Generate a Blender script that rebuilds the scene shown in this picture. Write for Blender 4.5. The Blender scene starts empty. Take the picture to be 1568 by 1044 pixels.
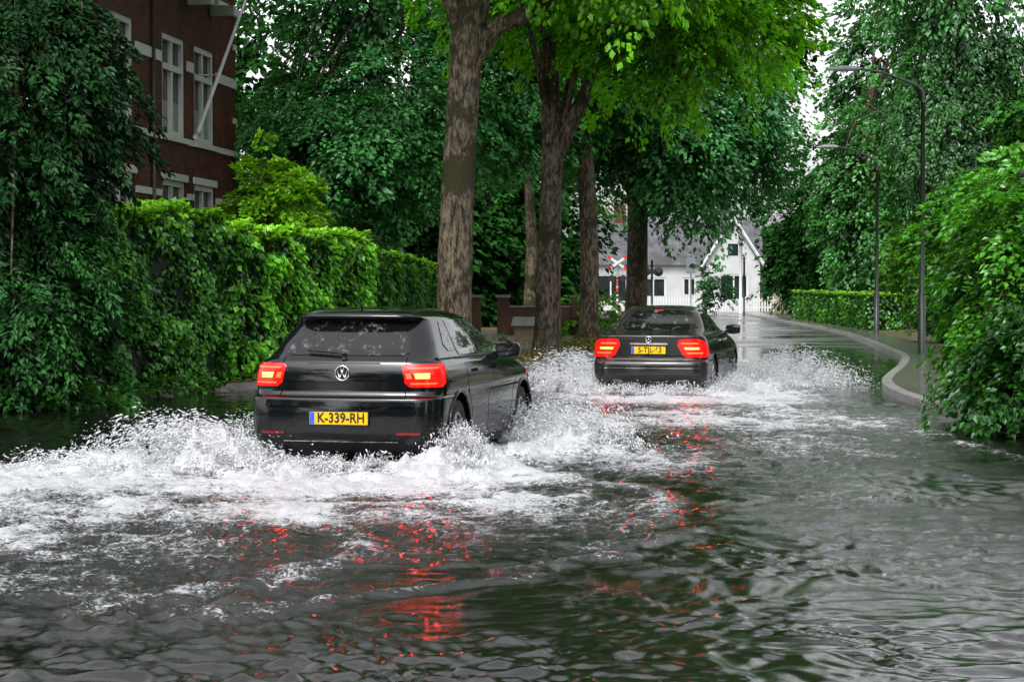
import bpy, math, random
import numpy as np
from mathutils import Vector, Matrix
rng = np.random.default_rng(7)
random.seed(7)
sc = bpy.context.scene
COL = sc.collection

# ------------------------------------------------------------ materials
def newmat(name):
    m = bpy.data.materials.new(name); m.use_nodes = True
    nt = m.node_tree
    b = nt.nodes['Principled BSDF']
    return m, nt, b
def setp(b, **k):
    al = {'rough':'Roughness','metal':'Metallic','spec':'Specular IOR Level','coat':'Coat Weight','ior':'IOR',
          'coatr':'Coat Roughness','emis':'Emission Strength','trans':'Transmission Weight'}
    for kk, v in k.items():
        if kk == 'col': b.inputs['Base Color'].default_value = (*v, 1)
        elif kk == 'ecol': b.inputs['Emission Color'].default_value = (*v, 1)
        else: b.inputs[al[kk]].default_value = v
def simple(name, col, rough=.5, var=0.12, vscale=6, bump=0, **k):
    m, nt, b = newmat(name); setp(b, col=col, rough=rough, **k)
    N = nt.nodes; L = nt.links
    if var <= 0 and bump <= 0: return m
    tc = N.new('ShaderNodeTexCoord'); no = N.new('ShaderNodeTexNoise')
    no.inputs['Scale'].default_value = vscale; no.inputs['Detail'].default_value = 6
    L.new(tc.outputs['Object'], no.inputs['Vector'])
    if var > 0:
        cr = N.new('ShaderNodeValToRGB')
        cr.color_ramp.elements[0].position = .3; cr.color_ramp.elements[1].position = .7
        cr.color_ramp.elements[0].color = (*[c*(1-var*1.5) for c in col], 1)
        cr.color_ramp.elements[1].color = (*[min(1, c*(1+var)) for c in col], 1)
        L.new(no.outputs['Fac'], cr.inputs['Fac']); L.new(cr.outputs['Color'], b.inputs['Base Color'])
    if bump > 0:
        bu = N.new('ShaderNodeBump'); bu.inputs['Strength'].default_value = bump; bu.inputs['Distance'].default_value = .05
        L.new(no.outputs['Fac'], bu.inputs['Height']); L.new(bu.outputs['Normal'], b.inputs['Normal'])
    return m
def leafmat(name, trans=.3, gl=.035, rough=.3):
    m, nt, b = newmat(name); N = nt.nodes; L = nt.links; N.remove(b)
    at = N.new('ShaderNodeAttribute'); at.attribute_name = 'col'
    df = N.new('ShaderNodeBsdfDiffuse'); L.new(at.outputs['Color'], df.inputs['Color']); cur = df
    if trans > 0:
        tr = N.new('ShaderNodeBsdfTranslucent')
        mul = N.new('ShaderNodeMixRGB'); mul.blend_type = 'MULTIPLY'; mul.inputs['Fac'].default_value = 1
        mul.inputs['Color2'].default_value = (1.6, 1.9, .4, 1)
        L.new(at.outputs['Color'], mul.inputs['Color1']); L.new(mul.outputs['Color'], tr.inputs['Color'])
        mx = N.new('ShaderNodeMixShader'); mx.inputs['Fac'].default_value = trans
        L.new(df.outputs[0], mx.inputs[1]); L.new(tr.outputs[0], mx.inputs[2]); cur = mx
    if gl > 0:
        g = N.new('ShaderNodeBsdfGlossy'); g.inputs['Roughness'].default_value = rough; g.inputs['Color'].default_value = (.7, .9, .8, 1)
        m2 = N.new('ShaderNodeMixShader'); m2.inputs['Fac'].default_value = gl
        L.new(cur.outputs[0], m2.inputs[1]); L.new(g.outputs[0], m2.inputs[2]); cur = m2
    L.new(cur.outputs[0], N['Material Output'].inputs['Surface'])
    return m
M_leaf = leafmat('leaf', .3, .035)
M_leafy = leafmat('leaf_backlit', .5, .02)
M_leafb = leafmat('leaf_beech', .15, .045, .35)
M_leafd = leafmat('leaf_dark', 0, 0)
M_leafc = leafmat('leaf_conifer', 0, .02, .45)

def barkmat():
    m, nt, b = newmat('bark'); N = nt.nodes; L = nt.links
    tc = N.new('ShaderNodeTexCoord'); mp = N.new('ShaderNodeMapping'); mp.inputs['Scale'].default_value = (9, 9, 2.6)
    L.new(tc.outputs['Object'], mp.inputs['Vector'])
    no = N.new('ShaderNodeTexNoise'); no.inputs['Scale'].default_value = 1.9; no.inputs['Detail'].default_value = 9; no.inputs['Roughness'].default_value = .72
    L.new(mp.outputs['Vector'], no.inputs['Vector'])
    cr = N.new('ShaderNodeValToRGB'); e = cr.color_ramp.elements
    e[0].position = .42; e[0].color = (.010, .008, .005, 1); e[1].position = .62; e[1].color = (.20, .155, .105, 1)
    L.new(no.outputs['Fac'], cr.inputs['Fac'])
    n2 = N.new('ShaderNodeTexNoise'); n2.inputs['Scale'].default_value = 1.25; n2.inputs['Detail'].default_value = 6; n2.inputs['Roughness'].default_value = .6
    L.new(tc.outputs['Object'], n2.inputs['Vector'])
    c2 = N.new('ShaderNodeValToRGB'); c2.color_ramp.elements[0].position = .52; c2.color_ramp.elements[1].position = .57
    L.new(n2.outputs['Fac'], c2.inputs['Fac'])
    mx = N.new('ShaderNodeMixRGB'); mx.inputs['Color2'].default_value = (.026, .023, .006, 1)
    L.new(c2.outputs['Color'], mx.inputs['Fac']); L.new(cr.outputs['Color'], mx.inputs['Color1'])
    L.new(mx.outputs['Color'], b.inputs['Base Color']); setp(b, rough=.7, spec=.3)
    bu = N.new('ShaderNodeBump'); bu.inputs['Strength'].default_value = 1.0; bu.inputs['Distance'].default_value = .08
    L.new(no.outputs['Fac'], bu.inputs['Height']); L.new(bu.outputs['Normal'], b.inputs['Normal'])
    return m
M_bark = barkmat()
M_core = simple('hedge_core', (.004, .010, .003), .9, 0)
M_white = simple('white_paint', (.52, .53, .53), .45, .05, 3)
M_render = simple('white_render', (.40, .41, .41), .6, .08, 1.5)
M_blackmetal = simple('dark_metal', (.02, .022, .022), .35, 0)
M_post = simple('lamp_green_metal', (.012, .022, .014), .4, 0)
M_lampgrey = simple('lamp_grey', (.2, .22, .23), .35, 0)
M_wglass = simple('window_glass', (.02, .025, .03), .05, .3, 1.2)

# ------------------------------------------------------------ mesh helpers
def mesh_np(name, V, F, mat=None, col=None, smooth=False, parent=None):
    V = np.asarray(V, np.float32); F = np.asarray(F, np.int32)
    me = bpy.data.meshes.new(name); k = F.shape[1]
    me.vertices.add(len(V)); me.vertices.foreach_set('co', V.ravel())
    me.loops.add(F.size); me.loops.foreach_set('vertex_index', F.ravel())
    me.polygons.add(len(F)); me.polygons.foreach_set('loop_start', np.arange(0, F.size, k, dtype=np.int32))
    me.update(calc_edges=True)
    if col is not None:
        a = me.color_attributes.new('col', 'FLOAT_COLOR', 'POINT')
        a.data.foreach_set('color', np.hstack([col, np.ones((len(col), 1))]).astype(np.float32).ravel())
    me.polygons.foreach_set('use_smooth', [smooth]*len(F))
    if mat: me.materials.append(mat)
    ob = bpy.data.objects.new(name, me); COL.objects.link(ob)
    if parent: ob.parent = parent
    return ob
def pydata(name, V, F, mat=None, smooth=False, parent=None):
    me = bpy.data.meshes.new(name); me.from_pydata([tuple(map(float, v)) for v in V], [], [tuple(map(int, f)) for f in F]); me.update()
    if smooth:
        for p in me.polygons: p.use_smooth = True
    if mat: me.materials.append(mat)
    ob = bpy.data.objects.new(name, me); COL.objects.link(ob)
    if parent: ob.parent = parent
    return ob
def empty(name, loc=(0, 0, 0), rz=0):
    e = bpy.data.objects.new(name, None); e.empty_display_size = .3; COL.objects.link(e)
    e.location = loc; e.rotation_euler = (0, 0, rz); return e
class Geo:
    def __init__(s): s.V = []; s.F = []
    def add(s, V, F):
        o = len(s.V); s.V += [tuple(v) for v in V]; s.F += [tuple(i+o for i in f) for f in F]
    def box(s, x0, x1, y0, y1, z0, z1, M=None):
        V = [(x0,y0,z0),(x1,y0,z0),(x1,y1,z0),(x0,y1,z0),(x0,y0,z1),(x1,y0,z1),(x1,y1,z1),(x0,y1,z1)]
        if M is not None: V = [tuple(M @ Vector(v)) for v in V]
        s.add(V, [(0,3,2,1),(4,5,6,7),(0,1,5,4),(1,2,6,5),(2,3,7,6),(3,0,4,7)])
    def tube(s, pts, rad, n=8, noise=0, cap=True):
        pts = [Vector(p) for p in pts]; rings = []
        for i, p in enumerate(pts):
            d = (pts[min(i+1, len(pts)-1)]-pts[max(i-1, 0)]).normalized()
            ref = Vector((1, 0, 0)) if abs(d.x) < .8 else Vector((0, 1, 0))
            a = d.cross(ref).normalized(); b = d.cross(a)
            r = rad[i] if hasattr(rad, '__len__') else rad
            rings.append([p+(a*math.cos(t)+b*math.sin(t))*r*(1+noise*(math.sin(3*t+i*.7)+.6*math.sin(5*t-i*1.3+1))) for t in [2*math.pi*k/n for k in range(n)]])
        V = [v for r in rings for v in r]; F = []
        for i in range(len(pts)-1):
            for k in range(n): F.append((i*n+k, i*n+(k+1) % n, (i+1)*n+(k+1) % n, (i+1)*n+k))
        if cap: F.append(tuple(range(n))); F.append(tuple(reversed(range((len(pts)-1)*n, len(pts)*n))))
        s.add(V, F)
    def obj(s, name, mat, smooth=False, parent=None, sharp=None):
        o = pydata(name, s.V, s.F, mat, smooth, parent)
        if sharp: o.data.set_sharp_from_angle(angle=math.radians(sharp))
        return o
def smoothpath(pts, rad, n=5):
    P = np.array(pts, float); R = np.array(rad, float); out = []; ro = []
    for i in range(len(P)-1):
        p0 = P[max(i-1, 0)]; p1 = P[i]; p2 = P[i+1]; p3 = P[min(i+2, len(P)-1)]
        for k in range(n):
            t = k/n
            out.append(.5*((2*p1)+(-p0+p2)*t+(2*p0-5*p1+4*p2-p3)*t*t+(-p0+3*p1-3*p2+p3)*t**3)); ro.append(R[i]*(1-t)+R[i+1]*t)
    out.append(P[-1]); ro.append(R[-1]); return out, ro
def vnoise(x, y, seed=0):
    xi = np.floor(x).astype(np.int64); yi = np.floor(y).astype(np.int64); xf = x-xi; yf = y-yi
    def h(a, b):
        n = (a*374761393+b*668265263+seed*974634777) & 0x7fffffff
        n = ((n ^ (n >> 13))*1274126177) & 0x7fffffff
        n = n ^ (n >> 16)
        return (n & 0xffff)/65535.
    u = xf*xf*xf*(xf*(xf*6-15)+10); v = yf*yf*yf*(yf*(yf*6-15)+10)
    return (h(xi, yi)*(1-u)+h(xi+1, yi)*u)*(1-v)+(h(xi, yi+1)*(1-u)+h(xi+1, yi+1)*u)*v
def norm(a): return a/np.maximum(np.linalg.norm(a, axis=-1, keepdims=True), 1e-9)

# ------------------------------------------------------------ foliage
def leaves(name, P, Nn, D, S, C, mat=None, w=.33, parent=None):
    N = len(P); D = norm(D); Nn = norm(Nn-D*(Nn*D).sum(1, keepdims=True)); sd = np.cross(Nn, D); S = S[:, None]
    V = np.stack([P, P+D*S*.42+sd*S*w+Nn*S*.06, P+D*S-Nn*S*.12, P+D*S*.42-sd*S*w+Nn*S*.06], 1).reshape(-1, 3)
    F = np.arange(4*N).reshape(N, 4)
    return mesh_np(name, V, F, mat or M_leaf, np.repeat(C, 4, 0), parent=parent)
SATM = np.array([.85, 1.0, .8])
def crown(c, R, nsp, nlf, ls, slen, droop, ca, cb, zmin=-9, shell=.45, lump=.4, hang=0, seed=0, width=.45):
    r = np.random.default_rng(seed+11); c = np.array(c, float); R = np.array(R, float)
    ca = np.array(ca)*.8*SATM; cb = np.array(cb)*1.55*SATM  # darker inner, lighter outer leaves: light and shade contrast put into the colour
    d = norm(r.normal(size=(nsp, 3)))
    k = r.normal(size=(6, 3))*2.3; ph = r.random(6)*6.28
    l = np.sin(d@k.T+ph).mean(1)*2.0
    rad = (1-lump*.5+lump*l*.6)*(shell+(1-shell)*r.random(nsp)**.6)
    pos = c+d*R*rad[:, None]
    keep = pos[:, 2] > zmin; pos = pos[keep]; d = d[keep]; rad = rad[keep]; nsp = len(pos)
    out = d*np.array([1, 1, .35])+r.normal(size=(nsp, 3))*.35; out[:, 2] -= droop+hang*1.5
    ax = norm(out)
    up = np.array([0, 0, 1.])*(1-.7*hang)+d*(.45+hang)+r.normal(size=(nsp, 3))*.22
    n = norm(up-ax*(up*ax).sum(1, keepdims=True)); lat = np.cross(n, ax)
    sl = slen*(.6+.8*r.random(nsp))
    t = r.random((nsp, nlf))**.75; wv = (r.random((nsp, nlf))-.5)*2*width*np.sin(np.pi*np.clip(t*.85+.12, 0, 1))
    e = lambda a: a[:, None, :]
    P = e(pos)+e(ax)*(t*sl[:, None])[..., None]+e(lat)*(wv*sl[:, None])[..., None]+e(n)*(r.normal(size=(nsp, nlf))*.05*sl[:, None])[..., None]
    P[..., 2] -= .35*t*t*sl[:, None]*(1+droop)
    D = e(ax)+e(lat)*(np.sign(wv)*.75)[..., None]+r.normal(size=P.shape)*.25; D[..., 2] -= .25
    Nn = e(n)+r.normal(size=P.shape)*.4
    S = ls*(.65+.7*r.random((nsp, nlf)))
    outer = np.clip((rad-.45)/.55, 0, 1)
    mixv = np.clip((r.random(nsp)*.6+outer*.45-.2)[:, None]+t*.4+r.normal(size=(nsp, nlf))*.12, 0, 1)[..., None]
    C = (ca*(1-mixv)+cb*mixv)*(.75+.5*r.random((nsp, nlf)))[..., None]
    q = lambda a: a.reshape(-1, 3)
    m = P.reshape(-1, 3)[:, 2] > .03
    return [q(P)[m], q(Nn)[m], q(D)[m], S.ravel()[m], q(C)[m]]
def cat(ls): return [np.concatenate([l[i] for l in ls]) for i in range(5)]

def tree(name, base, stems, crowns, limbs=14, seed=1, mat=None, w=.33):
    e = empty(name, (0, 0, 0)); g = Geo(); r = random.Random(seed)
    for pts, rad in stems:
        p, q = smoothpath(pts, rad, 5); g.tube(p, q, 14, .035)
    ends = [s for s in stems]
    for cr in crowns:
        c = Vector(cr['c']); R = cr['R']
        for i in range(limbs):
            st = ends[r.randrange(len(ends))]
            a = Vector(st[0][-1])*(.5)+Vector(st[0][-2])*.5 if r.random() < .5 else Vector(st[0][-1])
            th = r.random()*6.28; u = r.uniform(-.5, .8); f = r.uniform(.55, .9)
            b = c+Vector((math.cos(th)*R[0]*f*math.sqrt(1-u*u), math.sin(th)*R[1]*f*math.sqrt(1-u*u), R[2]*u*f))
            if b.z < cr.get('zmin', 0): continue
            m = a.lerp(b, .5)+Vector((r.uniform(-.3, .3), r.uniform(-.3, .3), r.uniform(.2, .9)))
            rr = min(st[1][-1]*.6, .10); p, q = smoothpath([a, m, b], [rr, rr*.55, .012], 5); g.tube(p, q, 6, .05, cap=False)
    g.obj('trunk', M_bark, True, e)
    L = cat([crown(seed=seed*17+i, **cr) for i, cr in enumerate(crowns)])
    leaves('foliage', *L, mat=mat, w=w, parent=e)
    return e

def hedge(name, path, thick, h0, h1, ls, ca, cb, dens=900, seed=0, amp=.12, ct=None):
    e = empty(name); r = np.random.default_rng(seed); path = np.array(path, float); out = []
    g = Geo(); segs = len(path)-1; ct = ct or cb
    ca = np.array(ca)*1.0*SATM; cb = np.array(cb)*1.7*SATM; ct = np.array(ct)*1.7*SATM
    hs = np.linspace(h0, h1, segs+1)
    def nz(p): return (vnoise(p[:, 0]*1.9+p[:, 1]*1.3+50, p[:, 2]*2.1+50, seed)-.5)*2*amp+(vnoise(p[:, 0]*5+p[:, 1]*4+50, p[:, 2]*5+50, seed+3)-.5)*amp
    for i in range(segs):
        a = path[i]; b = path[i+1]; d = b-a; Ln = np.linalg.norm(d); d = d/Ln; nl = np.array([-d[1], d[0]])
        for kind in ('front', 'back', 'top', 'end0', 'end1'):
            hm = (hs[i]+hs[i+1])/2
            area = {'front': Ln*hm, 'back': Ln*hm*.3, 'top': Ln*thick*1.3, 'end0': thick*hm, 'end1': thick*hm}[kind]
            if kind == 'end0' and i > 0 or kind == 'end1' and i < segs-1: continue
            N = int(area*dens); u = r.random(N); v = r.random(N)
            if kind in ('front', 'back'):
                hh = (hs[i]*(1-u)+hs[i+1]*u)*v
                o = 0 if kind == 'front' else thick
                xy = a+d*(u*Ln)[:, None]+nl*o; n2 = -nl if kind == 'front' else nl
                P = np.column_stack([xy, hh]); nn = np.tile([*n2, .25], (N, 1))
            elif kind == 'top':
                xy = a+d*(u*Ln)[:, None]+nl*(v*thick)[:, None]
                P = np.column_stack([xy, hs[i]*(1-u)+hs[i+1]*u]); nn = np.tile([0, 0, 1.], (N, 1))
            else:
                bp = a if kind == 'end0' else b; hh = hs[i] if kind == 'end0' else hs[i+1]
                xy = bp+nl*(u*thick)[:, None]; P = np.column_stack([xy, v*hh]); nn = np.tile([*(-d if kind == 'end0' else d), .25], (N, 1))
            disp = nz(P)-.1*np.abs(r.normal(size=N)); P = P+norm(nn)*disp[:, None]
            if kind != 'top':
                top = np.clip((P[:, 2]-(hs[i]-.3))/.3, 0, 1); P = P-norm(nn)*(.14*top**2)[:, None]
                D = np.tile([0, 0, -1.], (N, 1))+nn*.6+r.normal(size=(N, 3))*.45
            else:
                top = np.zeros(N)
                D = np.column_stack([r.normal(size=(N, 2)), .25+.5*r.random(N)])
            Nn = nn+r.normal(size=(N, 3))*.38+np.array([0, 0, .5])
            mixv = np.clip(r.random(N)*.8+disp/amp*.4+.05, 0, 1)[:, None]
            cc = ct if kind == 'top' else (cb*(1-top[:, None]*.8)+ct*top[:, None]*.8)  # light from above put into the colour of the top leaves
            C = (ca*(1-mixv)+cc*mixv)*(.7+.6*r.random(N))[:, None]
            out.append([P, Nn, D, ls*(.6+.8*r.random(N)), C])
        ii = .14; A = a+d*(ii if i == 0 else 0)+nl*ii; B = b-d*(ii if i == segs-1 else 0)+nl*ii; t = thick-2*ii
        V = []
        for q, hh in ((A, hs[i]-ii), (B, hs[i+1]-ii)):
            for off in (0, t):
                V += [(*(q+nl*off), -.2), (*(q+nl*off), hh)]
        g.add(V, [(0,4,5,1),(2,3,7,6),(1,5,7,3),(0,1,3,2),(4,6,7,5)])
    g.obj('dark_core', M_core, parent=e)  # solid dark box added inside to stop views through the leaves
    leaves('foliage', *cat(out), w=.42, parent=e)
    return e

# ------------------------------------------------------------ ground / road
Ys = np.array([-60, 5, 12, 20, 25.9, 30.5, 34, 38, 43, 55, 66, 78, 95, 108, 125, 150, 400.])
LX = np.array([-30, -20, -14.5, -10, -6.7, -4.3, -2.1, .35, 1.6, 3.2, 4.4, 5.5, 7.0, 8.0, 8.5, 9, 9])
RX = np.array([14, 9, 7, 5.7, 5.3, 5.6, 6.4, 7.4, 8.45, 9.8, 10.9, 11.5, 12.0, 12.7, 14, 16, 16.])
yy = np.concatenate([np.arange(-60, 5, 5.), np.arange(5, 130, .5), [140, 160, 250, 400.]])
def sm(A):
    v = np.interp(yy, Ys, A); vp = np.pad(v, 4, mode='edge'); s = np.convolve(vp, np.ones(9)/9, 'valid'); s[yy < 4] = v[yy < 4]; s[yy > 128] = v[yy > 128]; return s
Lx = sm(LX); Rx = sm(RX)
def rh(y): return np.interp(y, [-60, 38, 46, 56, 75, 130, 400], [-.16, -.12, -.03, .012, .03, .06, .06])
n = len(yy)
gz = .10
def colv(x, z): return np.column_stack([x, yy, z*np.ones(n)])
cs = [colv(-250*np.ones(n), gz), colv(Lx-40, gz), colv(Lx-10, gz+.05), colv(Lx-3, gz+.03), colv(Lx-.17, gz), colv(Lx-.17, -.4), colv(Rx+.17, -.4), colv(Rx+.17, gz),
      colv(Rx+2.2, gz+.02), colv(Rx+8, gz+.1), colv(Rx+40, gz+.1), colv(250*np.ones(n), gz)]
V = np.concatenate(cs); F = []
for j in range(len(cs)-1):
    i = np.arange(n-1); F.append(np.column_stack([j*n+i, (j+1)*n+i, (j+1)*n+i+1, j*n+i+1]))
def groundmat():
    m, nt, b = newmat('ground_soil'); N = nt.nodes; L = nt.links
    tc = N.new('ShaderNodeTexCoord')
    no = N.new('ShaderNodeTexNoise'); no.inputs['Scale'].default_value = .8; no.inputs['Detail'].default_value = 8
    n2 = N.new('ShaderNodeTexNoise'); n2.inputs['Scale'].default_value = 14; n2.inputs['Detail'].default_value = 6
    L.new(tc.outputs['Object'], no.inputs['Vector']); L.new(tc.outputs['Object'], n2.inputs['Vector'])
    cr = N.new('ShaderNodeValToRGB'); e = cr.color_ramp.elements; e[0].position = .42; e[0].color = (.05, .075, .02, 1); e[1].position = .58; e[1].color = (.13, .09, .055, 1)
    L.new(no.outputs['Fac'], cr.inputs['Fac'])
    c2 = N.new('ShaderNodeValToRGB'); e = c2.color_ramp.elements; e[0].position = .35; e[0].color = (.35, .35, .35, 1); e[1].position = .7; e[1].color = (1.7, 1.5, 1.2, 1)
    L.new(n2.outputs['Fac'], c2.inputs['Fac'])
    mx = N.new('ShaderNodeMixRGB'); mx.blend_type = 'MULTIPLY'; mx.inputs['Fac'].default_value = 1
    L.new(cr.outputs['Color'], mx.inputs['Color1']); L.new(c2.outputs['Color'], mx.inputs['Color2']); L.new(mx.outputs['Color'], b.inputs['Base Color'])
    setp(b, rough=.6)
    bu = N.new('ShaderNodeBump'); bu.inputs['Strength'].default_value = .6; bu.inputs['Distance'].default_value = .05
    L.new(n2.outputs['Fac'], bu.inputs['Height']); L.new(bu.outputs['Normal'], b.inputs['Normal']); return m
mesh_np('ground', V, np.concatenate(F), groundmat())
def roadmat():
    m, nt, b = newmat('wet_asphalt'); N = nt.nodes; L = nt.links
    tc = N.new('ShaderNodeTexCoord')
    no = N.new('ShaderNodeTexNoise'); no.inputs['Scale'].default_value = .35; no.inputs['Detail'].default_value = 5
    n2 = N.new('ShaderNodeTexNoise'); n2.inputs['Scale'].default_value = 60; n2.inputs['Detail'].default_value = 3
    for q in (no, n2): L.new(tc.outputs['Object'], q.inputs['Vector'])
    cr = N.new('ShaderNodeValToRGB'); e = cr.color_ramp.elements; e[0].position = .42; e[0].color = (.05,)*3+(1,); e[1].position = .58; e[1].color = (.34,)*3+(1,)
    L.new(no.outputs['Fac'], cr.inputs['Fac']); L.new(cr.outputs['Color'], b.inputs['Roughness'])
    c2 = N.new('ShaderNodeValToRGB'); e = c2.color_ramp.elements; e[0].color = (.03, .03, .03, 1); e[1].color = (.075, .073, .07, 1)
    L.new(n2.outputs['Fac'], c2.inputs['Fac']); L.new(c2.outputs['Color'], b.inputs['Base Color'])
    bu = N.new('ShaderNodeBump'); bu.inputs['Strength'].default_value = .15; bu.inputs['Distance'].default_value = .01
    L.new(n2.outputs['Fac'], bu.inputs['Height']); L.new(bu.outputs['Normal'], b.inputs['Normal']); setp(b, spec=.8, ior=1.6); return m
NC = 9; V = []
for k in range(NC):
    f = k/(NC-1); x = Lx*(1-f)+Rx*f; z = rh(yy)+.03*np.sin(np.pi*f)*np.clip((yy-40)/30, 0, 1)+.012*np.sin(yy*.55+f*5)*np.clip((yy-35)/10, 0, 1)*np.clip((80-yy)/20, 0, 1)
    V.append(np.column_stack([x, yy, z]))
F = []
for j in range(NC-1):
    i = np.arange(n-1); F.append(np.column_stack([j*n+i, (j+1)*n+i, (j+1)*n+i+1, j*n+i+1]))
mesh_np('road', np.concatenate(V), np.concatenate(F), roadmat(), smooth=True)
M_kerb = simple('kerb_concrete', (.2, .19, .18), .3, .35, 3)
for nm, X, s in (('kerb', Lx, -1), ('kerb', Rx, 1)):
    g = Geo(); sel = [i for i in range(n) if 20 < yy[i] < 128]
    A = []
    for i in sel:
        x0 = X[i]; x1 = X[i]+s*.165; A += [(x0, yy[i], -.3), (x0, yy[i], gz+.012), (x1, yy[i], gz+.018), (x1, yy[i], -.3)]
    Fk = []
    for k in range(len(sel)-1):
        for j in range(3): Fk.append((k*4+j, k*4+j+1, k*4+j+5, k*4+j+4))
    g.add(A, Fk); g.obj(nm, M_kerb)
def pavemat():
    m, nt, b = newmat('paving'); N = nt.nodes; L = nt.links
    tc = N.new('ShaderNodeTexCoord'); br = N.new('ShaderNodeTexBrick'); br.inputs['Scale'].default_value = 1
    br.inputs['Brick Width'].default_value = .3; br.inputs['Row Height'].default_value = .3; br.inputs['Mortar Size'].default_value = .014
    br.inputs['Color1'].default_value = (.10, .095, .09, 1); br.inputs['Color2'].default_value = (.16, .15, .135, 1); br.inputs['Mortar'].default_value = (.03, .03, .02, 1)
    L.new(tc.outputs['Object'], br.inputs['Vector']); L.new(br.outputs['Color'], b.inputs['Base Color']); setp(b, rough=.16)
    return m
sel = [i for i in range(n) if 18 < yy[i] < 126]
V = []
for i in sel:
    wd = float(np.interp(yy[i], [18, 44, 60, 126], [1.9, 1.8, 1.0, 1.0])); V += [(Rx[i]+.17, yy[i], gz+.012), (Rx[i]+wd, yy[i], gz+.022)]
mesh_np('pavement', V, [(2*k, 2*k+1, 2*k+3, 2*k+2) for k in range(len(sel)-1)], pavemat())

# ------------------------------------------------------------ water
TH = math.radians(13.0)
C1 = np.array([-1.54, 17.7]); C2 = np.array([2.04, 29.9])
rows = 5.0*np.exp(np.arange(0, 800)*.0031)
ncol = 740
u = np.linspace(-1, 1, ncol)
Yg = np.repeat(rows[:, None], ncol, 1); Xg = u[None, :]*(.34*rows[:, None]+1.8)
def blob(X, Y, x, y, rx, ry, a=0):
    c, s = math.cos(a), math.sin(a); dx = X-x; dy = Y-y
    return np.exp(-((dx*c+dy*s)/rx)**2-((-dx*s+dy*c)/ry)**2)
Fm = np.zeros_like(Xg)
for b in [(-2.9,18.0,1.1,1.2,1.1),(-4.0,16.6,1.7,1.5,1.0),(-5.0,14.6,2.2,1.5,.65),(-1.5,16.2,1.7,1.1,1.1),(-1.8,14.2,1.8,1.3,.55),(-.35,16.9,.8,1.6,1.1),
          (.1,20.2,.8,2.4,1.2),(.6,23.5,.9,3.0,1.1),(.1,14.8,.9,1.3,.6),(1.1,18.5,1.0,2.2,.65),(-3.4,12.4,2.0,1.1,.45),(-3.2,10.6,1.6,.8,.35),
          (2.0,28.3,1.8,1.6,1.1),(3.6,29.5,1.1,3.0,1.2),(4.2,33,1.0,3,1.0),(1.15,30,.7,3.4,1.0),(2.6,24.5,1.8,2.6,.8),(2.7,20,1.6,2.4,.4),(.9,35,.7,3.4,.8),(4.1,24,1.2,3.2,.5),(4.2,19.5,1.6,2.6,.25)]:
    Fm = np.maximum(Fm, b[4]*blob(Xg, Yg, *b[:4])) + .1*b[4]*blob(Xg, Yg, *b[:4])
Fm = np.clip(Fm, 0, 1.3)
wash = np.zeros_like(Xg)
for b in [(-3.0,14.0,3.0,4.6,1.0),(-.6,13.6,1.7,3.6,.85),(2.6,22,2.2,7,.85),(-2.6,10.2,2.2,1.8,.75),(3.4,14,2.2,4,.4)]:
    wash = np.maximum(wash, b[4]*blob(Xg, Yg, *b[:4]))
wash *= np.clip(.25+1.3*vnoise(Xg*.9+61, Yg*.7+17, 52)*.7+vnoise(Xg*2.6+61, Yg*1.6+17, 53)*.5-.25, 0, 1.2)
H = np.zeros_like(Xg)
r2 = np.random.default_rng(5)
warp = (vnoise(Xg*.8+40, Yg*.8+40, 1)-.5)*.6; warp2 = (vnoise(Xg*.9+80, Yg*.9+10, 2)-.5)*.6
Xw = Xg+warp+(vnoise(Xg*2.7+40, Yg*2.7+40, 31)-.5)*.16; Yw = Yg+warp2+(vnoise(Xg*2.4+14, Yg*2.9+77, 32)-.5)*.16
spac = .0031*Yg
mod1 = np.clip(vnoise(Xg*.55+9, Yg*.55+5, 4)*1.1+vnoise(Xg*1.7+19, Yg*1.7+25, 44)*.9-.25, .2, 1.8)
mod2 = np.clip(vnoise(Xg*.7+39, Yg*.6+55, 14)*1.3+vnoise(Xg*2.1+9, Yg*2.1+5, 45)*.8-.3, .2, 1.8)
for i in range(76):
    lam = .07*(8.5**(r2.random()**1.25)); th = r2.normal()*.8+math.pi/2; k = 2*math.pi/lam
    amp = .0062*lam*(1 if lam < .3 else .75)
    fade = np.clip(lam/(spac*2.6)-.5, 0, 1)
    H += amp*fade*np.sin(k*(Xw*math.cos(th)+Yw*math.sin(th))+r2.random()*6.28)*(mod1 if i % 2 else mod2)
H *= np.clip((52-Yg)/14, .12, 1)*(1+.35*wash)
def dpoly(pts):
    best = np.full(Xg.shape, 99.); sg = np.zeros_like(Xg)
    for (ax, ay), (bx, by) in zip(pts[:-1], pts[1:]):
        dx, dy = bx-ax, by-ay; L2 = dx*dx+dy*dy
        t = np.clip(((Xg-ax)*dx+(Yg-ay)*dy)/L2, 0, 1); px = ax+t*dx; py = ay+t*dy
        d = np.hypot(Xg-px, Yg-py); s = np.sign((Xg-ax)*dy-(Yg-ay)*dx); m = d < best
        best = np.where(m, d, best); sg = np.where(m, s, sg)
    return best*sg
foamline = np.zeros_like(Xg)
wob = warp*1.1+(vnoise(Xg*2.3+4, Yg*2.3+4, 8)-.5)*.35
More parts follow.
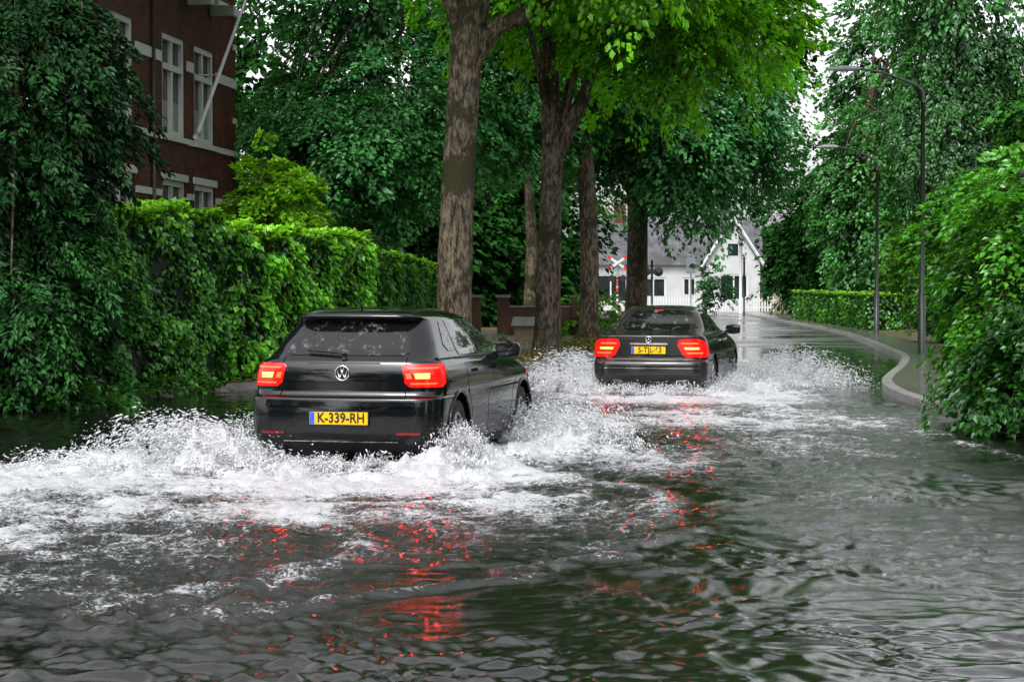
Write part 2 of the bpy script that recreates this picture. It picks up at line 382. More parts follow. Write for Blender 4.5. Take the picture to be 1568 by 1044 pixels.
for pts, A, lam, wd, fo in [([(-.5,19),(.35,16.5),(1.05,15.2),(.75,13.2),(.35,11.4),(-.4,10.4),(-1.4,9.8)], .016, .5, .35, .36),
                            ([(-2.4,19),(-3.6,17.5),(-6.5,15.2)], .025, .6, .5, .6),
                            ([(-1.6,16),(-1.45,13.5),(-1.3,11.6),(-1.9,10)], .014, .5, .4, .38),
                            ([(-2.4,15.5),(-3.4,13),(-5.5,11)], .014, .5, .5, .36),
                            ([(2.9,29),(3.9,25.5),(4.5,22),(5,18)], .008, .45, .4, .3)]:
    rho = dpoly(pts)+wob
    H += A*np.exp(-(rho/wd)**2)*np.cos(2*math.pi*rho/lam)
    foamline = np.maximum(foamline, fo*np.exp(-(rho/.16)**2))
tur = np.zeros_like(Xg)
for o, (s, a) in enumerate([(2.6, .40), (6, .32), (13, .28), (25, .18)]):
    nn = vnoise(Xg*s+33, Yg*s*.8+71, 20+o); fd = np.clip(1/(s*spac*3.0), 0, 1)
    tur += a*(1-np.abs(2*nn-1))*fd
H += (np.clip(Fm, 0, 1)*.095+wash*.022)*(tur-.55)
def loc2w(C, x, y):
    return (C[0]+x*math.sin(TH)-y*math.cos(TH), C[1]+x*math.cos(TH)+y*math.sin(TH))
mound = np.zeros_like(Xg)
for (C, x, y, rx, ry, h) in [(C1,-.0,1.2,.4,.5,.16),(C1,.6,1.3,.3,.9,.14),(C1,-.5,1.9,.4,.7,.10),(C1,-.7,.1,.9,.45,.06),(C1,.0,-1.1,.3,.5,.14),(C1,.9,-1.2,.25,.7,.11),
                              (C1,3.2,-1.4,.4,.9,.24),(C1,2.4,-1.7,.5,.9,.14),(C1,-.6,-.9,.4,.4,.09),(C1,-.55,1.0,.4,.4,.10),
                              (C2,.6,-1.25,.3,.8,.14),(C2,3.6,-1.5,.5,1.2,.28),(C2,2.4,-1.8,.6,1.4,.18),(C2,.3,1.2,.35,.8,.14),(C2,3.4,1.5,.5,1.2,.26),(C2,-.4,0,.9,.4,.06)]:
    wx, wy = loc2w(C, x, y)
    mound += h*blob(Xg, Yg, wx, wy, rx, ry, -TH)
H += mound*(.1+3.0*np.clip(tur-.25, 0, 1)**1.6)
foam = np.clip(Fm*(.3+1.05*tur)+foamline*(.2+1.1*tur)+1.0*mound+wash*.62*tur, 0, 1.25)
Vw = np.column_stack([Xg.ravel(), Yg.ravel(), H.ravel()])
idx = np.arange(Xg.size).reshape(Xg.shape)
Fw = np.stack([idx[:-1, :-1], idx[:-1, 1:], idx[1:, 1:], idx[1:, :-1]], -1).reshape(-1, 4)
def watermat():
    m, nt, b = newmat('flood_water'); N = nt.nodes; L = nt.links
    setp(b, col=(.004, .0036, .003), rough=.015, ior=1.7, spec=.5)
    tc = N.new('ShaderNodeTexCoord'); at = N.new('ShaderNodeAttribute'); at.attribute_name = 'col'
    sp = N.new('ShaderNodeSeparateColor'); L.new(at.outputs['Color'], sp.inputs['Color'])
    n1 = N.new('ShaderNodeTexNoise'); n1.inputs['Scale'].default_value = 13; n1.inputs['Detail'].default_value = 8; n1.inputs['Roughness'].default_value = .72
    n1.inputs['Distortion'].default_value = .8
    n2 = N.new('ShaderNodeTexNoise'); n2.inputs['Scale'].default_value = 48; n2.inputs['Detail'].default_value = 5
    for q in (n1, n2): L.new(tc.outputs['Object'], q.inputs['Vector'])
    nm = N.new('ShaderNodeMixRGB'); nm.inputs['Fac'].default_value = .4; L.new(n1.outputs['Fac'], nm.inputs['Color1']); L.new(n2.outputs['Fac'], nm.inputs['Color2'])
    ma = N.new('ShaderNodeMath'); ma.operation = 'MULTIPLY_ADD'; ma.inputs[1].default_value = .36; L.new(sp.outputs['Red'], ma.inputs[0]); L.new(nm.outputs['Color'], ma.inputs[2])
    mr = N.new('ShaderNodeMapRange'); mr.interpolation_type = 'SMOOTHSTEP'; mr.inputs['From Min'].default_value = .65; mr.inputs['From Max'].default_value = .86
    L.new(ma.outputs[0], mr.inputs['Value'])
    gt = N.new('ShaderNodeMapRange'); gt.inputs['From Min'].default_value = .05; gt.inputs['From Max'].default_value = .32; L.new(sp.outputs['Red'], gt.inputs['Value'])
    mu = N.new('ShaderNodeMath'); mu.operation = 'MULTIPLY'; L.new(mr.outputs['Result'], mu.inputs[0]); L.new(gt.outputs['Result'], mu.inputs[1])
    fo = N.new('ShaderNodeBsdfPrincipled'); fo.inputs['Base Color'].default_value = (.46, .475, .50, 1); fo.inputs['Roughness'].default_value = .25
    bs = N.new('ShaderNodeMath'); bs.operation = 'MULTIPLY_ADD'; bs.inputs[1].default_value = .85; bs.inputs[2].default_value = .06; L.new(sp.outputs['Red'], bs.inputs[0])
    b2 = N.new('ShaderNodeMath'); b2.operation = 'MULTIPLY_ADD'; b2.inputs[1].default_value = .28; L.new(sp.outputs['Green'], b2.inputs[0]); L.new(bs.outputs[0], b2.inputs[2])
    bu = N.new('ShaderNodeBump'); bu.inputs['Distance'].default_value = .04; L.new(b2.outputs[0], bu.inputs['Strength'])
    L.new(nm.outputs['Color'], bu.inputs['Height'])
    L.new(bu.outputs['Normal'], b.inputs['Normal']); L.new(bu.outputs['Normal'], fo.inputs['Normal'])
    mx = N.new('ShaderNodeMixShader'); L.new(mu.outputs[0], mx.inputs['Fac']); L.new(b.outputs['BSDF'], mx.inputs[1]); L.new(fo.outputs['BSDF'], mx.inputs[2])
    L.new(mx.outputs['Shader'], N['Material Output'].inputs['Surface']); return m
fc = np.column_stack([foam.ravel(), wash.ravel(), np.zeros(foam.size)])
mesh_np('flood_water', Vw, Fw, watermat(), fc, smooth=True)
pydata('flood_water', [(-60,-60,-.085),(60,-60,-.085),(60,60,-.085),(-60,60,-.085)], [(0,1,2,3)], simple('flood_water_calm', (.003,.004,.002), .05, 0, 9, .25, ior=1.6))

M_drop = simple('splash_water', (.6, .62, .65), .12, 0)
def drops(plumes, name):
    P = []; S = []; D = []
    r = np.random.default_rng(3)
    for (x, y, vx, vy, h, sx, sy, N) in plumes:
        t = r.random(N)**1.0; sp = r.normal(size=(N, 2))*np.array([sx, sy]); sc_ = (.3+r.random(N)*.9)
        z = 4*h*t*(1-t)*sc_*r.random(N)**.6; px = x+vx*t*sc_+sp[:, 0]; py = y+vy*t*sc_+sp[:, 1]
        cl = vnoise(px*7+20, z*9+py*3+20, 9)*.6+vnoise(px*19+20, z*22+py*9+20, 19)*.4; k = cl > .46
        P.append(np.column_stack([px, py, z+.01])[k]); S.append((.0032+.008*r.random(N)**4)[k])
        D.append(np.column_stack([vx*np.ones(N), vy*np.ones(N), h*4*(1-2*t)])[k]+r.normal(size=(k.sum(), 3))*.3)
    P = np.concatenate(P); S = np.concatenate(S)[:, None]; D = norm(np.concatenate(D))
    a = norm(np.cross(D, [0.3, .1, 1.])); b = np.cross(D, a); e = 1.0+3*r.random((len(P), 1))
    V = np.stack([P+D*S*e, P-D*S*e+a*S, P-D*S*e-a*S*.5+b*S*.87, P-D*S*e-a*S*.5-b*S*.87], 1).reshape(-1, 3)
    T = np.array([(0,1,2),(0,2,3),(0,3,1),(3,2,1)])
    F = (np.arange(len(P))[:, None, None]*4+T[None]).reshape(-1, 3)
    return mesh_np(name, V, F, M_drop, smooth=True)
pl = []
def P_(C, x, y, vx, vy, h, sx, sy, N):
    wx, wy = loc2w(C, x, y); ex, ey = loc2w((0, 0), vx, vy); pl.append((wx, wy, ex, ey, h, sx, sy, N))
P_(C1,.45,.95,-.8,1.2,.42,.15,.3,19000); P_(C1,.1,.9,-.6,.6,.30,.3,.3,9000); P_(C1,-.3,1.6,-.5,1.0,.14,.4,.3,5000)
P_(C1,.5,-.95,-.9,-.3,.36,.12,.3,14000); P_(C1,3.2,-.95,-.7,-1.1,.46,.2,.4,24000); P_(C1,3.2,-.95,.2,-.7,.25,.2,.3,7000)
P_(C1,-.2,0,-.6,0,.13,.6,.2,9000); P_(C1,3.3,.95,-.6,1.1,.3,.2,.4,5000)
P_(C2,.8,-.95,-.8,-.7,.3,.15,.3,9000); P_(C2,3.6,-.95,-.7,-1.8,.55,.2,.5,24000); P_(C2,3.0,-1.3,-1.2,-1.2,.35,.4,.6,12000); P_(C2,3.5,.95,-.6,1.5,.5,.2,.5,16000); P_(C2,.5,.95,-.8,.9,.35,.15,.3,11000); P_(C2,-.2,0,-.6,0,.16,.6,.2,9000)
drops(pl, 'water_splash')

# ------------------------------------------------------------ cars
def pchip(x, y, xn):
    h = np.diff(x); d = np.diff(y)/h; m = np.zeros(len(x))
    for i in range(1, len(x)-1):
        m[i] = 0 if d[i-1]*d[i] <= 0 else 2*d[i-1]*d[i]/(d[i-1]+d[i])
    m[0] = d[0]; m[-1] = d[-1]
    k = np.clip(np.searchsorted(x, xn)-1, 0, len(x)-2); t = (xn-x[k])/h[k]
    return (1+2*t)*(1-t)**2*y[k]+t*(1-t)**2*h[k]*m[k]+t*t*(3-2*t)*y[k+1]+t*t*(t-1)*h[k]*m[k+1]
class Shell:
    def __init__(s, tab, bulge=.07, barrel=.03):
        tab = np.array(tab, float); n = len(tab); s.t = np.linspace(0, n-1, (n-1)*6+1)
        s.T = np.column_stack([pchip(np.arange(n), tab[:, k], s.t) for k in range(tab.shape[1])]); s.b = bulge; s.bar = barrel
    def par(s, z): return [np.interp(z, s.T[:, 0], s.T[:, k]) for k in range(1, 6)]
    def out(s, q, p):
        xr, xf, w, rr, rf = p; sg = 1 if q >= 0 else -1; q = abs(q)
        b1 = s.b*((w-rr)/w)**2; b2 = .18*((w-rf)/max(w, .01))**2*(1 if w > .4 else .5)
        if q <= 1: y = q*(w-rr); x = xr+s.b*(y/w)**2
        elif q <= 2: a = (q-1)*math.pi/2; x = xr+b1+rr-rr*math.cos(a); y = w-rr+rr*math.sin(a)
        elif q <= 3: f = q-2; x0 = xr+b1+rr; x1 = xf-b2-rf; x = x0+(x1-x0)*f; y = w+s.bar*math.sin(math.pi*f)
        elif q <= 4: a = (q-3)*math.pi/2; x = xf-b2-rf+rf*math.sin(a); y = w-rf+rf*math.cos(a)
        else: f = 5-q; y = f*(w-rf); x = xf-.18*(y/max(w, .01))**2*(1 if w > .4 else .5)
        return x, y*sg
    def S(s, q, z):
        x, y = s.out(q, s.par(z)); return Vector((x, y, z))
    def nrm(s, q, z):
        e = .01; a = s.S(q+e, z)-s.S(q-e, z); b = s.S(q, z+e)-s.S(q, z-e); n = a.cross(b)
        if n.length < 1e-9: return Vector((-1, 0, 0))
        n.normalize(); c = Vector((2.0, 0, z)); p = s.S(q, z)
        if n.dot(p-c) < 0: n = -n
        return n
    def qx(s, x, z, side=-1):
        xr, xf, w, rr, rf = s.par(z); b1 = s.b*((w-rr)/w)**2; b2 = .18*((w-rf)/w)**2*(1 if w > .4 else .5)
        return side*(2+np.clip((x-(xr+b1+rr))/((xf-b2-rf)-(xr+b1+rr)), -.5, 1.0))
    def body(s, name, mat, parent, cuts):
        import bmesh
        qs = list(np.linspace(0, 1, 10))+list(np.linspace(1, 2, 9)[1:])+list(np.linspace(2, 3, 40)[1:])+list(np.linspace(3, 4, 9)[1:])+list(np.linspace(4, 5, 9)[1:])
        full = qs+[-q for q in reversed(qs[1:-1])]; m = len(full); V = []; F = []
        for r in s.T:
            for q in full:
                x, y = s.out(q, r[1:6]); V.append((x, y, r[0]))
        R = len(s.T)
        for i in range(R-1):
            for k in range(m): F.append((i*m+k, i*m+(k+1) % m, (i+1)*m+(k+1) % m, (i+1)*m+k))
        F.append(tuple(reversed(range(m)))); F.append(tuple(range((R-1)*m, R*m)))
        ob = pydata(name, V, F, mat, True)
        bm = bmesh.new(); bm.from_mesh(ob.data); bmesh.ops.recalc_face_normals(bm, faces=bm.faces); bm.to_mesh(ob.data); bm.free()
        for (cx, cz, rad, ya, yb) in cuts:
            g = Geo(); g.tube([(cx, ya, cz), (cx, yb, cz)], rad, 40); c = g.obj('cut', None)
            bm = bmesh.new(); bm.from_mesh(c.data); bmesh.ops.recalc_face_normals(bm, faces=bm.faces); bm.to_mesh(c.data); bm.free()
            md = ob.modifiers.new('b', 'BOOLEAN'); md.operation = 'DIFFERENCE'; md.object = c; md.solver = 'EXACT'
            dg = bpy.context.evaluated_depsgraph_get(); me = bpy.data.meshes.new_from_object(ob.evaluated_get(dg))
            ob.modifiers.clear(); ob.data = me; bpy.data.objects.remove(c)
        for p in ob.data.polygons: p.use_smooth = True
        ob.data.set_sharp_from_angle(angle=math.radians(32)); ob.parent = parent; return ob
    def patch(s, name, rows, mat, parent, off=.004, nz=10, nq=14):
        rows = sorted(rows); zs = [r[0] for r in rows]; V = []; F = []
        Z = np.unique(np.concatenate([np.linspace(zs[0], zs[-1], nz+1), zs]))
        for z in Z:
            a = np.interp(z, zs, [r[1] for r in rows]); b = np.interp(z, zs, [r[2] for r in rows])
            for k in range(nq+1):
                q = a+(b-a)*k/nq; V.append(s.S(q, z)+s.nrm(q, z)*off)
        R = len(Z); m = nq+1
        for i in range(R-1):
            for k in range(nq): F.append((i*m+k, i*m+k+1, (i+1)*m+k+1, (i+1)*m+k))
        base = len(V); per = list(range(m))+[i*m+nq for i in range(1, R)]+[(R-1)*m+k for k in range(nq-1, -1, -1)]+[i*m for i in range(R-2, 0, -1)]
        for v in per:
            i, k = divmod(v, m); z = Z[i]; a = np.interp(z, zs, [r[1] for r in rows]); b = np.interp(z, zs, [r[2] for r in rows]); q = a+(b-a)*k/nq
            V.append(s.S(q, z)-s.nrm(q, z)*.01)
        for j in range(len(per)): j2 = (j+1) % len(per); F.append((per[j], per[j2], base+j2, base+j))
        ob = pydata(name, V, F, mat, True, parent); ob.data.set_sharp_from_angle(angle=math.radians(40)); return ob

def wetbump(N, L, scale, strength, dist, target):
    tc = N.new('ShaderNodeTexCoord'); v = N.new('ShaderNodeTexVoronoi'); v.inputs['Scale'].default_value = scale
    L.new(tc.outputs['Object'], v.inputs['Vector'])
    cr = N.new('ShaderNodeValToRGB'); cr.color_ramp.elements[0].position = .0; cr.color_ramp.elements[1].position = .24
    cr.color_ramp.elements[0].color = (1,1,1,1); cr.color_ramp.elements[1].color = (0,0,0,1)
    L.new(v.outputs['Distance'], cr.inputs['Fac'])
    bu = N.new('ShaderNodeBump'); bu.inputs['Strength'].default_value = strength; bu.inputs['Distance'].default_value = dist
    L.new(cr.outputs['Color'], bu.inputs['Height']); L.new(bu.outputs['Normal'], target); return tc
def paintmat(name, col, rough=.07):
    m, nt, b = newmat(name); setp(b, col=col, rough=rough, spec=.5, ior=1.5)
    wetbump(nt.nodes, nt.links, 40, .08, .003, b.inputs['Normal']); return m
def cglass(name, base=.004):
    m, nt, b = newmat(name); setp(b, col=(base,)*3, rough=.03, spec=.6, ior=1.5)
    N = nt.nodes; L = nt.links; tc = wetbump(N, L, 26, .45, .006, b.inputs['Normal'])
    no = N.new('ShaderNodeTexNoise'); no.inputs['Scale'].default_value = 8; no.inputs['Detail'].default_value = 9; no.inputs['Roughness'].default_value = .75; L.new(tc.outputs['Object'], no.inputs['Vector'])
    c2 = N.new('ShaderNodeValToRGB'); c2.color_ramp.elements[0].position = .55; c2.color_ramp.elements[1].position = .70
    c2.color_ramp.elements[0].color = (base,)*3+(1,); c2.color_ramp.elements[1].color = (.15,.16,.16,1)
    L.new(no.outputs['Fac'], c2.inputs['Fac']); L.new(c2.outputs['Color'], b.inputs['Base Color']); return m
M_glass = cglass('car_glass')
M_trim = simple('black_plastic', (.006, .006, .006), .45, 0, spec=.3)
M_seam = simple('seam', (.002, .002, .002), .9, 0, spec=.1)
M_chrome = simple('chrome', (.7, .71, .73), .12, 0, metal=1.0)
M_tyre = simple('tyre', (.010, .010, .010), .6, 0, spec=.3)
M_rim = simple('alloy', (.42, .43, .45), .25, 0, metal=.9)
M_red = simple('tail_lens_red', (.25, .003, .003), .1, 0, emis=.9, ecol=(1, .010, .006))
M_redlit = simple('tail_lens_lit', (.6, .05, .02), .15, 0, emis=22, ecol=(1, .009, .003))
M_orlit = simple('tail_lamp_core', (.8, .3, .1), .15, 0, emis=24, ecol=(1, .032, .006))
M_plate = simple('plate_yellow', (.70, .40, .005), .4, 0, spec=.2)
M_ink = simple('plate_ink', (.008, .008, .008), .5, 0)
M_blue = simple('plate_blue', (.02, .08, .5), .4, 0)
M_refl = simple('reflector', (.15, .008, .008), .2, 0)

def wheel(parent, name, x, y, z, R, side, spokes=5):
    e = bpy.data.objects.new(name, None); COL.objects.link(e); e.parent = parent; e.location = (x, y, z)
    if side < 0: e.rotation_euler = (0, 0, math.pi)
    n = 48
    def lathe(nm, prof, mat):
        V = []; F = []; m = len(prof)
        for k in range(n):
            a = 2*math.pi*k/n
            for (r, y_) in prof: V.append((r*math.cos(a), y_, r*math.sin(a)))
        for k in range(n):
            for j in range(m-1): F.append((k*m+j, ((k+1) % n)*m+j, ((k+1) % n)*m+j+1, k*m+j+1))
        pydata(nm, V, F, mat, True, e)
    lathe('tyre', [(R*.68, -.1), (R*.86, -.105), (R*.97, -.095), (R, -.07), (R, .07), (R*.97, .095), (R*.86, .105), (R*.7, .1), (R*.66, .09)], M_tyre)
    lathe('rim_barrel', [(R*.68, .095), (R*.71, .1), (R*.66, .088), (R*.62, .06), (R*.6, -.08), (0.001, -.08)], M_rim)
    g = Geo()
    for k in range(spokes):
        for da in (-.16, .16):
            a = 2*math.pi*k/spokes+da*.6; Mx = Matrix.Rotation(a, 4, 'Y')
            g.add([tuple(Mx @ Vector(v)) for v in [(R*.12,.045,-.035),(R*.67,.082,-.018),(R*.67,.082,.018),(R*.12,.045,.035),(R*.12,.075,-.028),(R*.67,.098,-.012),(R*.67,.098,.012),(R*.12,.075,.028)]],
                  [(0,1,2,3),(7,6,5,4),(0,4,5,1),(1,5,6,2),(2,6,7,3),(3,7,4,0)])
    g.tube([(0, .03, 0), (0, .08, 0), (0, .088, 0)], [R*.2, R*.19, R*.12], 20)
    g.obj('spokes', M_rim, False, e)
    g = Geo(); g.tube([(0, -.02, 0), (0, .01, 0)], R*.45, 24); g.obj('brake_disc', M_blackmetal, False, e)

TM = Matrix(((0,0,-1,0),(-1,0,0,0),(0,1,0,0),(0,0,0,1)))
def plate(parent, x, z, txt, tilt=0, w=.52):
    e = bpy.data.objects.new('number_plate', None); COL.objects.link(e); e.parent = parent; e.location = (x, 0, z); e.rotation_euler = (0, tilt, 0)
    g = Geo(); g.box(-.006, .03, -w/2-.012, w/2+.012, -.063, .063); g.obj('plate_frame', M_trim, parent=e)
    g = Geo(); g.box(-.009, -.0062, -w/2, w/2, -.054, .054); g.obj('plate', M_plate, parent=e)
    g = Geo(); g.box(-.0105, -.0092, w/2-.045, w/2-.002, -.051, .051); g.obj('blue_band', M_blue, parent=e)
    cu = bpy.data.curves.new('letters', 'FONT'); cu.body = txt; cu.size = .118; cu.align_x = 'CENTER'; cu.align_y = 'CENTER'; cu.extrude = .0008; cu.offset = .0028; cu.space_character = 1.02
    cu.materials.append(M_ink); o = bpy.data.objects.new('letters', cu); COL.objects.link(o); o.parent = e
    o.matrix_local = Matrix.Translation((-.0112, -.022, 0)) @ TM @ Matrix.Diagonal((.86, 1, 1, 1))

def mirror_part(parent, x, y, z, side, mat):
    import bmesh
    bm = bmesh.new(); bmesh.ops.create_cube(bm, size=1)
    bmesh.ops.subdivide_edges(bm, edges=bm.edges, cuts=3, use_grid_fill=True)
    for v in bm.verts:
        c = v.co; s = c.normalized()*.5; v.co = c.lerp(s, .55); v.co.x *= .17*(1+.3*(v.co.z)); v.co.y *= .25; v.co.z *= .16
        if v.co.x < -.045: v.co.x = -.045
    me = bpy.data.meshes.new('door_mirror'); bm.to_mesh(me); bm.free()
    for p in me.polygons: p.use_smooth = True
    me.materials.append(mat); me.set_sharp_from_angle(angle=math.radians(40)); o = bpy.data.objects.new('door_mirror', me); COL.objects.link(o); o.parent = parent; o.location = (x, y+side*.13, z)
    g = Geo(); g.tube([(x+.02, y-side*.08, z-.07), (x+.01, y+side*.06, z-.03)], [.03, .02], 8); g.obj('mirror_arm', mat, True, parent)
    g = Geo(); g.box(x-.05, x-.046, y+side*.03 if side > 0 else y-.23, y+.23 if side > 0 else y-.03, z-.055, z+.055); g.obj('mirror_glass', M_glass, parent=parent)

def hatch():
    e = empty('hatchback_car', (C1[0], C1[1], -.09), math.pi/2-TH); e.scale = (1.03, 1.04, 1.03)
    paint = paintmat('black_paint', (.0035, .004, .005))
    #      z     xr    xf    w    rr   rf
    tab = [(.15, .22, 3.80, .70, .20, .25), (.19, .10, 3.92, .79, .22, .30), (.27, .035, 4.00, .835, .24, .34), (.38, .0, 4.04, .855, .24, .36),
           (.52, .0, 4.05, .862, .24, .36), (.62, .01, 4.04, .862, .24, .36), (.665, .02, 4.02, .862, .24, .36), (.69, .075, 4.01, .858, .25, .36),
           (.74, .095, 3.97, .862, .27, .36), (.80, .095, 3.86, .858, .27, .36), (.87, .10, 3.62, .850, .27, .36), (.94, .115, 3.30, .832, .27, .36), (.985, .135, 3.05, .802, .27, .34),
           (1.015, .17, 2.98, .768, .27, .32), (1.07, .24, 2.86, .732, .26, .3), (1.17, .35, 2.66, .684, .25, .28), (1.27, .46, 2.45, .632, .25, .27), (1.335, .53, 2.30, .594, .24, .26),
           (1.355, .47, 2.24, .575, .20, .26), (1.372, .42, 2.16, .552, .18, .26), (1.390, .43, 2.06, .52, .18, .26), (1.412, .50, 1.93, .46, .17, .25), (1.431, .62, 1.78, .38, .15, .22), (1.445, .80, 1.62, .28, .12, .16), (1.452, 1.02, 1.42, .14, .06, .08)]
    s = Shell(tab)
    R = .315; xw1, xw2 = .78, 3.33
    s.body('body_shell', paint, e, [(xw1, .33, .365, .56, 1.1), (xw1, .33, .365, -1.1, -.56), (xw2, .33, .365, .56, 1.1), (xw2, .33, .365, -1.1, -.56)])
    g = Geo(); g.box(.4, 3.7, -.56, .56, .12, .3); g.obj('underbody', M_trim, parent=e)
    s.patch('rear_window', [(1.035, -1.05, 1.05), (1.06, -1.2, 1.2), (1.2, -1.2, 1.2), (1.29, -1.12, 1.12), (1.32, -1.0, 1.0)], M_glass, e, .005, 12, 24)
    for sd in (-1, 1):
        q = lambda x, z: s.qx(x, z, sd)
        def win(nm, pts):
            s.patch(nm, [(z, q(a, z), q(b, z)) for z, a, b in pts], M_glass, e, .005, 8, 10)
        win('window_rear_quarter', [(1.06, .82, 1.02), (1.12, .76, 1.04), (1.25, .88, 1.06), (1.32, .96, 1.08)])
        win('window_rear_door', [(1.02, 1.06, 1.72), (1.2, 1.08, 1.73), (1.33, 1.12, 1.74)])
        win('window_front_door', [(1.0, 1.80, 2.66), (1.1, 1.80, 2.50), (1.2, 1.80, 2.33), (1.33, 1.80, 2.06)])
        def seam(nm, pts): s.patch(nm, [(z, q(x-.004, z), q(x+.004, z)) for z, x in pts], M_seam, e, .0015, 10, 1)
        seam('door_gap', [(.28, 1.78), (.6, 1.77), (.98, 1.76)])
        seam('door_gap', [(.28, 2.72), (.6, 2.80), (.9, 2.82)])
        seam('door_gap', [(.45, 1.20), (.62, 1.14), (.75, 1.05), (1.0, 1.02)])
        s.patch('belt_moulding', [(.992, q(.85, .99), q(2.7, .99)), (1.005, q(.85, 1.0), q(2.68, 1.0))], M_trim, e, .008, 2, 20)
        s.patch('sill_trim', [(.16, q(1.2, .16), q(2.9, .16)), (.235, q(1.18, .235), q(2.93, .235))], M_trim, e, .012, 4, 16)
        s.patch('side_crease', [(.80, q(.5, .8), q(3.0, .8)), (.815, q(.5, .815), q(3.0, .815))], paint, e, .012, 2, 30)
        for hx in (1.30, 2.02):
            s.patch('door_handle', [(.862, q(hx, .862), q(hx+.16, .862)), (.89, q(hx-.01, .89), q(hx+.17, .89))], paint, e, .032, 3, 6)
        for xw in (xw1, xw2):
            wheel(e, 'wheel', xw, sd*.755, R, R, sd, 5)
            g = Geo(); g.tube([(xw+.375*math.cos(a), sd*.872, .33+.375*math.sin(a)) for a in np.linspace(-.25, math.pi+.25, 24)], .014, 6); g.obj('arch_lip', paint, True, e)
        mirror_part(e, 2.42, sd*.80, 1.03, sd, paint)
        sg = sd
        s.patch('tail_light', [(.765, sg*1.02, sg*1.72), (.80, sg*.94, sg*1.85), (.93, sg*.92, sg*1.9), (.962, sg*.98, sg*1.88)], M_red, e, .012, 8, 16)
        s.patch('tail_light_led', [(.79, sg*1.05, sg*1.55), (.804, sg*1.03, sg*1.6)], M_redlit, e, .0155, 2, 12)
        s.patch('tail_light_led', [(.92, sg*1.0, sg*1.65), (.934, sg*1.0, sg*1.68)], M_redlit, e, .0155, 2, 12)
        s.patch('tail_light_lamp', [(.838, sg*1.14, sg*1.42), (.885, sg*1.12, sg*1.44)], M_orlit, e, .0155, 4, 8)
        s.patch('tail_light_lamp', [(.838, sg*.97, sg*1.07), (.885, sg*.96, sg*1.05)], M_redlit, e, .0155, 4, 6)
        s.patch('reflector', [(.36, sg*.82, sg*1.25), (.38, sg*.82, sg*1.25)], M_refl, e, .008, 2, 8)
    s.patch('spoiler_edge', [(1.352, -1.4, 1.4), (1.362, -1.5, 1.5)], M_trim, e, .006, 2, 20)
    s.patch('tailgate_gap', [(.672, -.93, .93), (.68, -.93, .93)], M_seam, e, .002, 1, 20)
    for sg in (-1, 1):
        s.patch('tailgate_gap', [(.69, sg*.93, sg*.945), (.78, sg*.9, sg*.915)], M_seam, e, .002, 4, 1)
        s.patch('tailgate_gap', [(.955, sg*.98, sg*.995), (1.02, sg*1.12, sg*1.135)], M_seam, e, .002, 4, 1)
    s.patch('tailgate_fold', [(.965, -.6, .6), (.975, -.6, .6)], M_trim, e, .004, 1, 20)
    s.patch('bumper_crease', [(.60, -1.3, 1.3), (.612, -1.3, 1.3)], paint, e, .012, 1, 24)
    s.patch('diffuser', [(.165, -.9, .9), (.26, -1.0, 1.0), (.30, -.9, .9)], M_trim, e, .012, 4, 20)
    s.patch('chrome_strip', [(.30, -.85, .85), (.306, -.85, .85)], M_chrome, e, .016, 1, 20)
    bx = s.S(0, .885).x
    g = Geo()
    def ring(r, t, x):
        n = 32; g.tube([(x, r*math.cos(2*math.pi*k/n), .885+r*math.sin(2*math.pi*k/n)) for k in range(n+1)], t, 6, cap=False)
    ring(.062, .006, bx-.012)
    for a, b in [((-.020, .055), (0, .008)), ((.020, .055), (0, .008)), ((-.048, .034), (-.024, -.040)), ((-.024, -.040), (0, .006)), ((0, .006), (.024, -.040)), ((.024, -.040), (.048, .034))]:
        g.tube([(bx-.013, a[0], .885+a[1]), (bx-.013, b[0], .885+b[1])], .0055, 5)
    g.obj('badge', M_chrome, True, e)
    g = Geo(); g.tube([(bx-.008, 0, .885), (bx+.01, 0, .885)], .06, 28); g.obj('badge_disc', M_trim, parent=e)
    plate(e, s.S(0, .52).x-.008, .50, 'K-339-RH', 0)
    g = Geo()
    p0 = s.S(0, 1.02)+s.nrm(0, 1.02)*.03; pts = []
    for k in range(6):
        q = k/5*.72; z = 1.035+.02*k/5; pts.append(s.S(q, z)+s.nrm(q, z)*.028)
    g.tube([p0]+pts, .010, 6); g.tube([s.S(0, 1.0), p0+s.nrm(0, 1.02)*.01], .022, 10); g.obj('rear_wiper', M_trim, True, e)
    g = Geo(); g.tube([(.70, 0, 1.43), (.60, 0, 1.50)], [.012, .004], 6); g.obj('roof_antenna', M_trim, True, e)
    g = Geo(); g.tube([(.02, .52, .19), (.25, .52, .2)], .032, 14); g.obj('exhaust', M_chrome, True, e)
    for sg in (-1, 1):
        s.patch('windscreen', [(z, sg*3.75, sg*5.0) for z in (1.03, 1.1, 1.2, 1.3)]+[(1.34, sg*3.8, sg*5.0)], M_glass, e, .005, 8, 12)
        s.patch('headlight', [(.62, sg*3.4, sg*4.2), (.74, sg*3.2, sg*4.1)], M_glass, e, .008, 4, 10)
hatch()

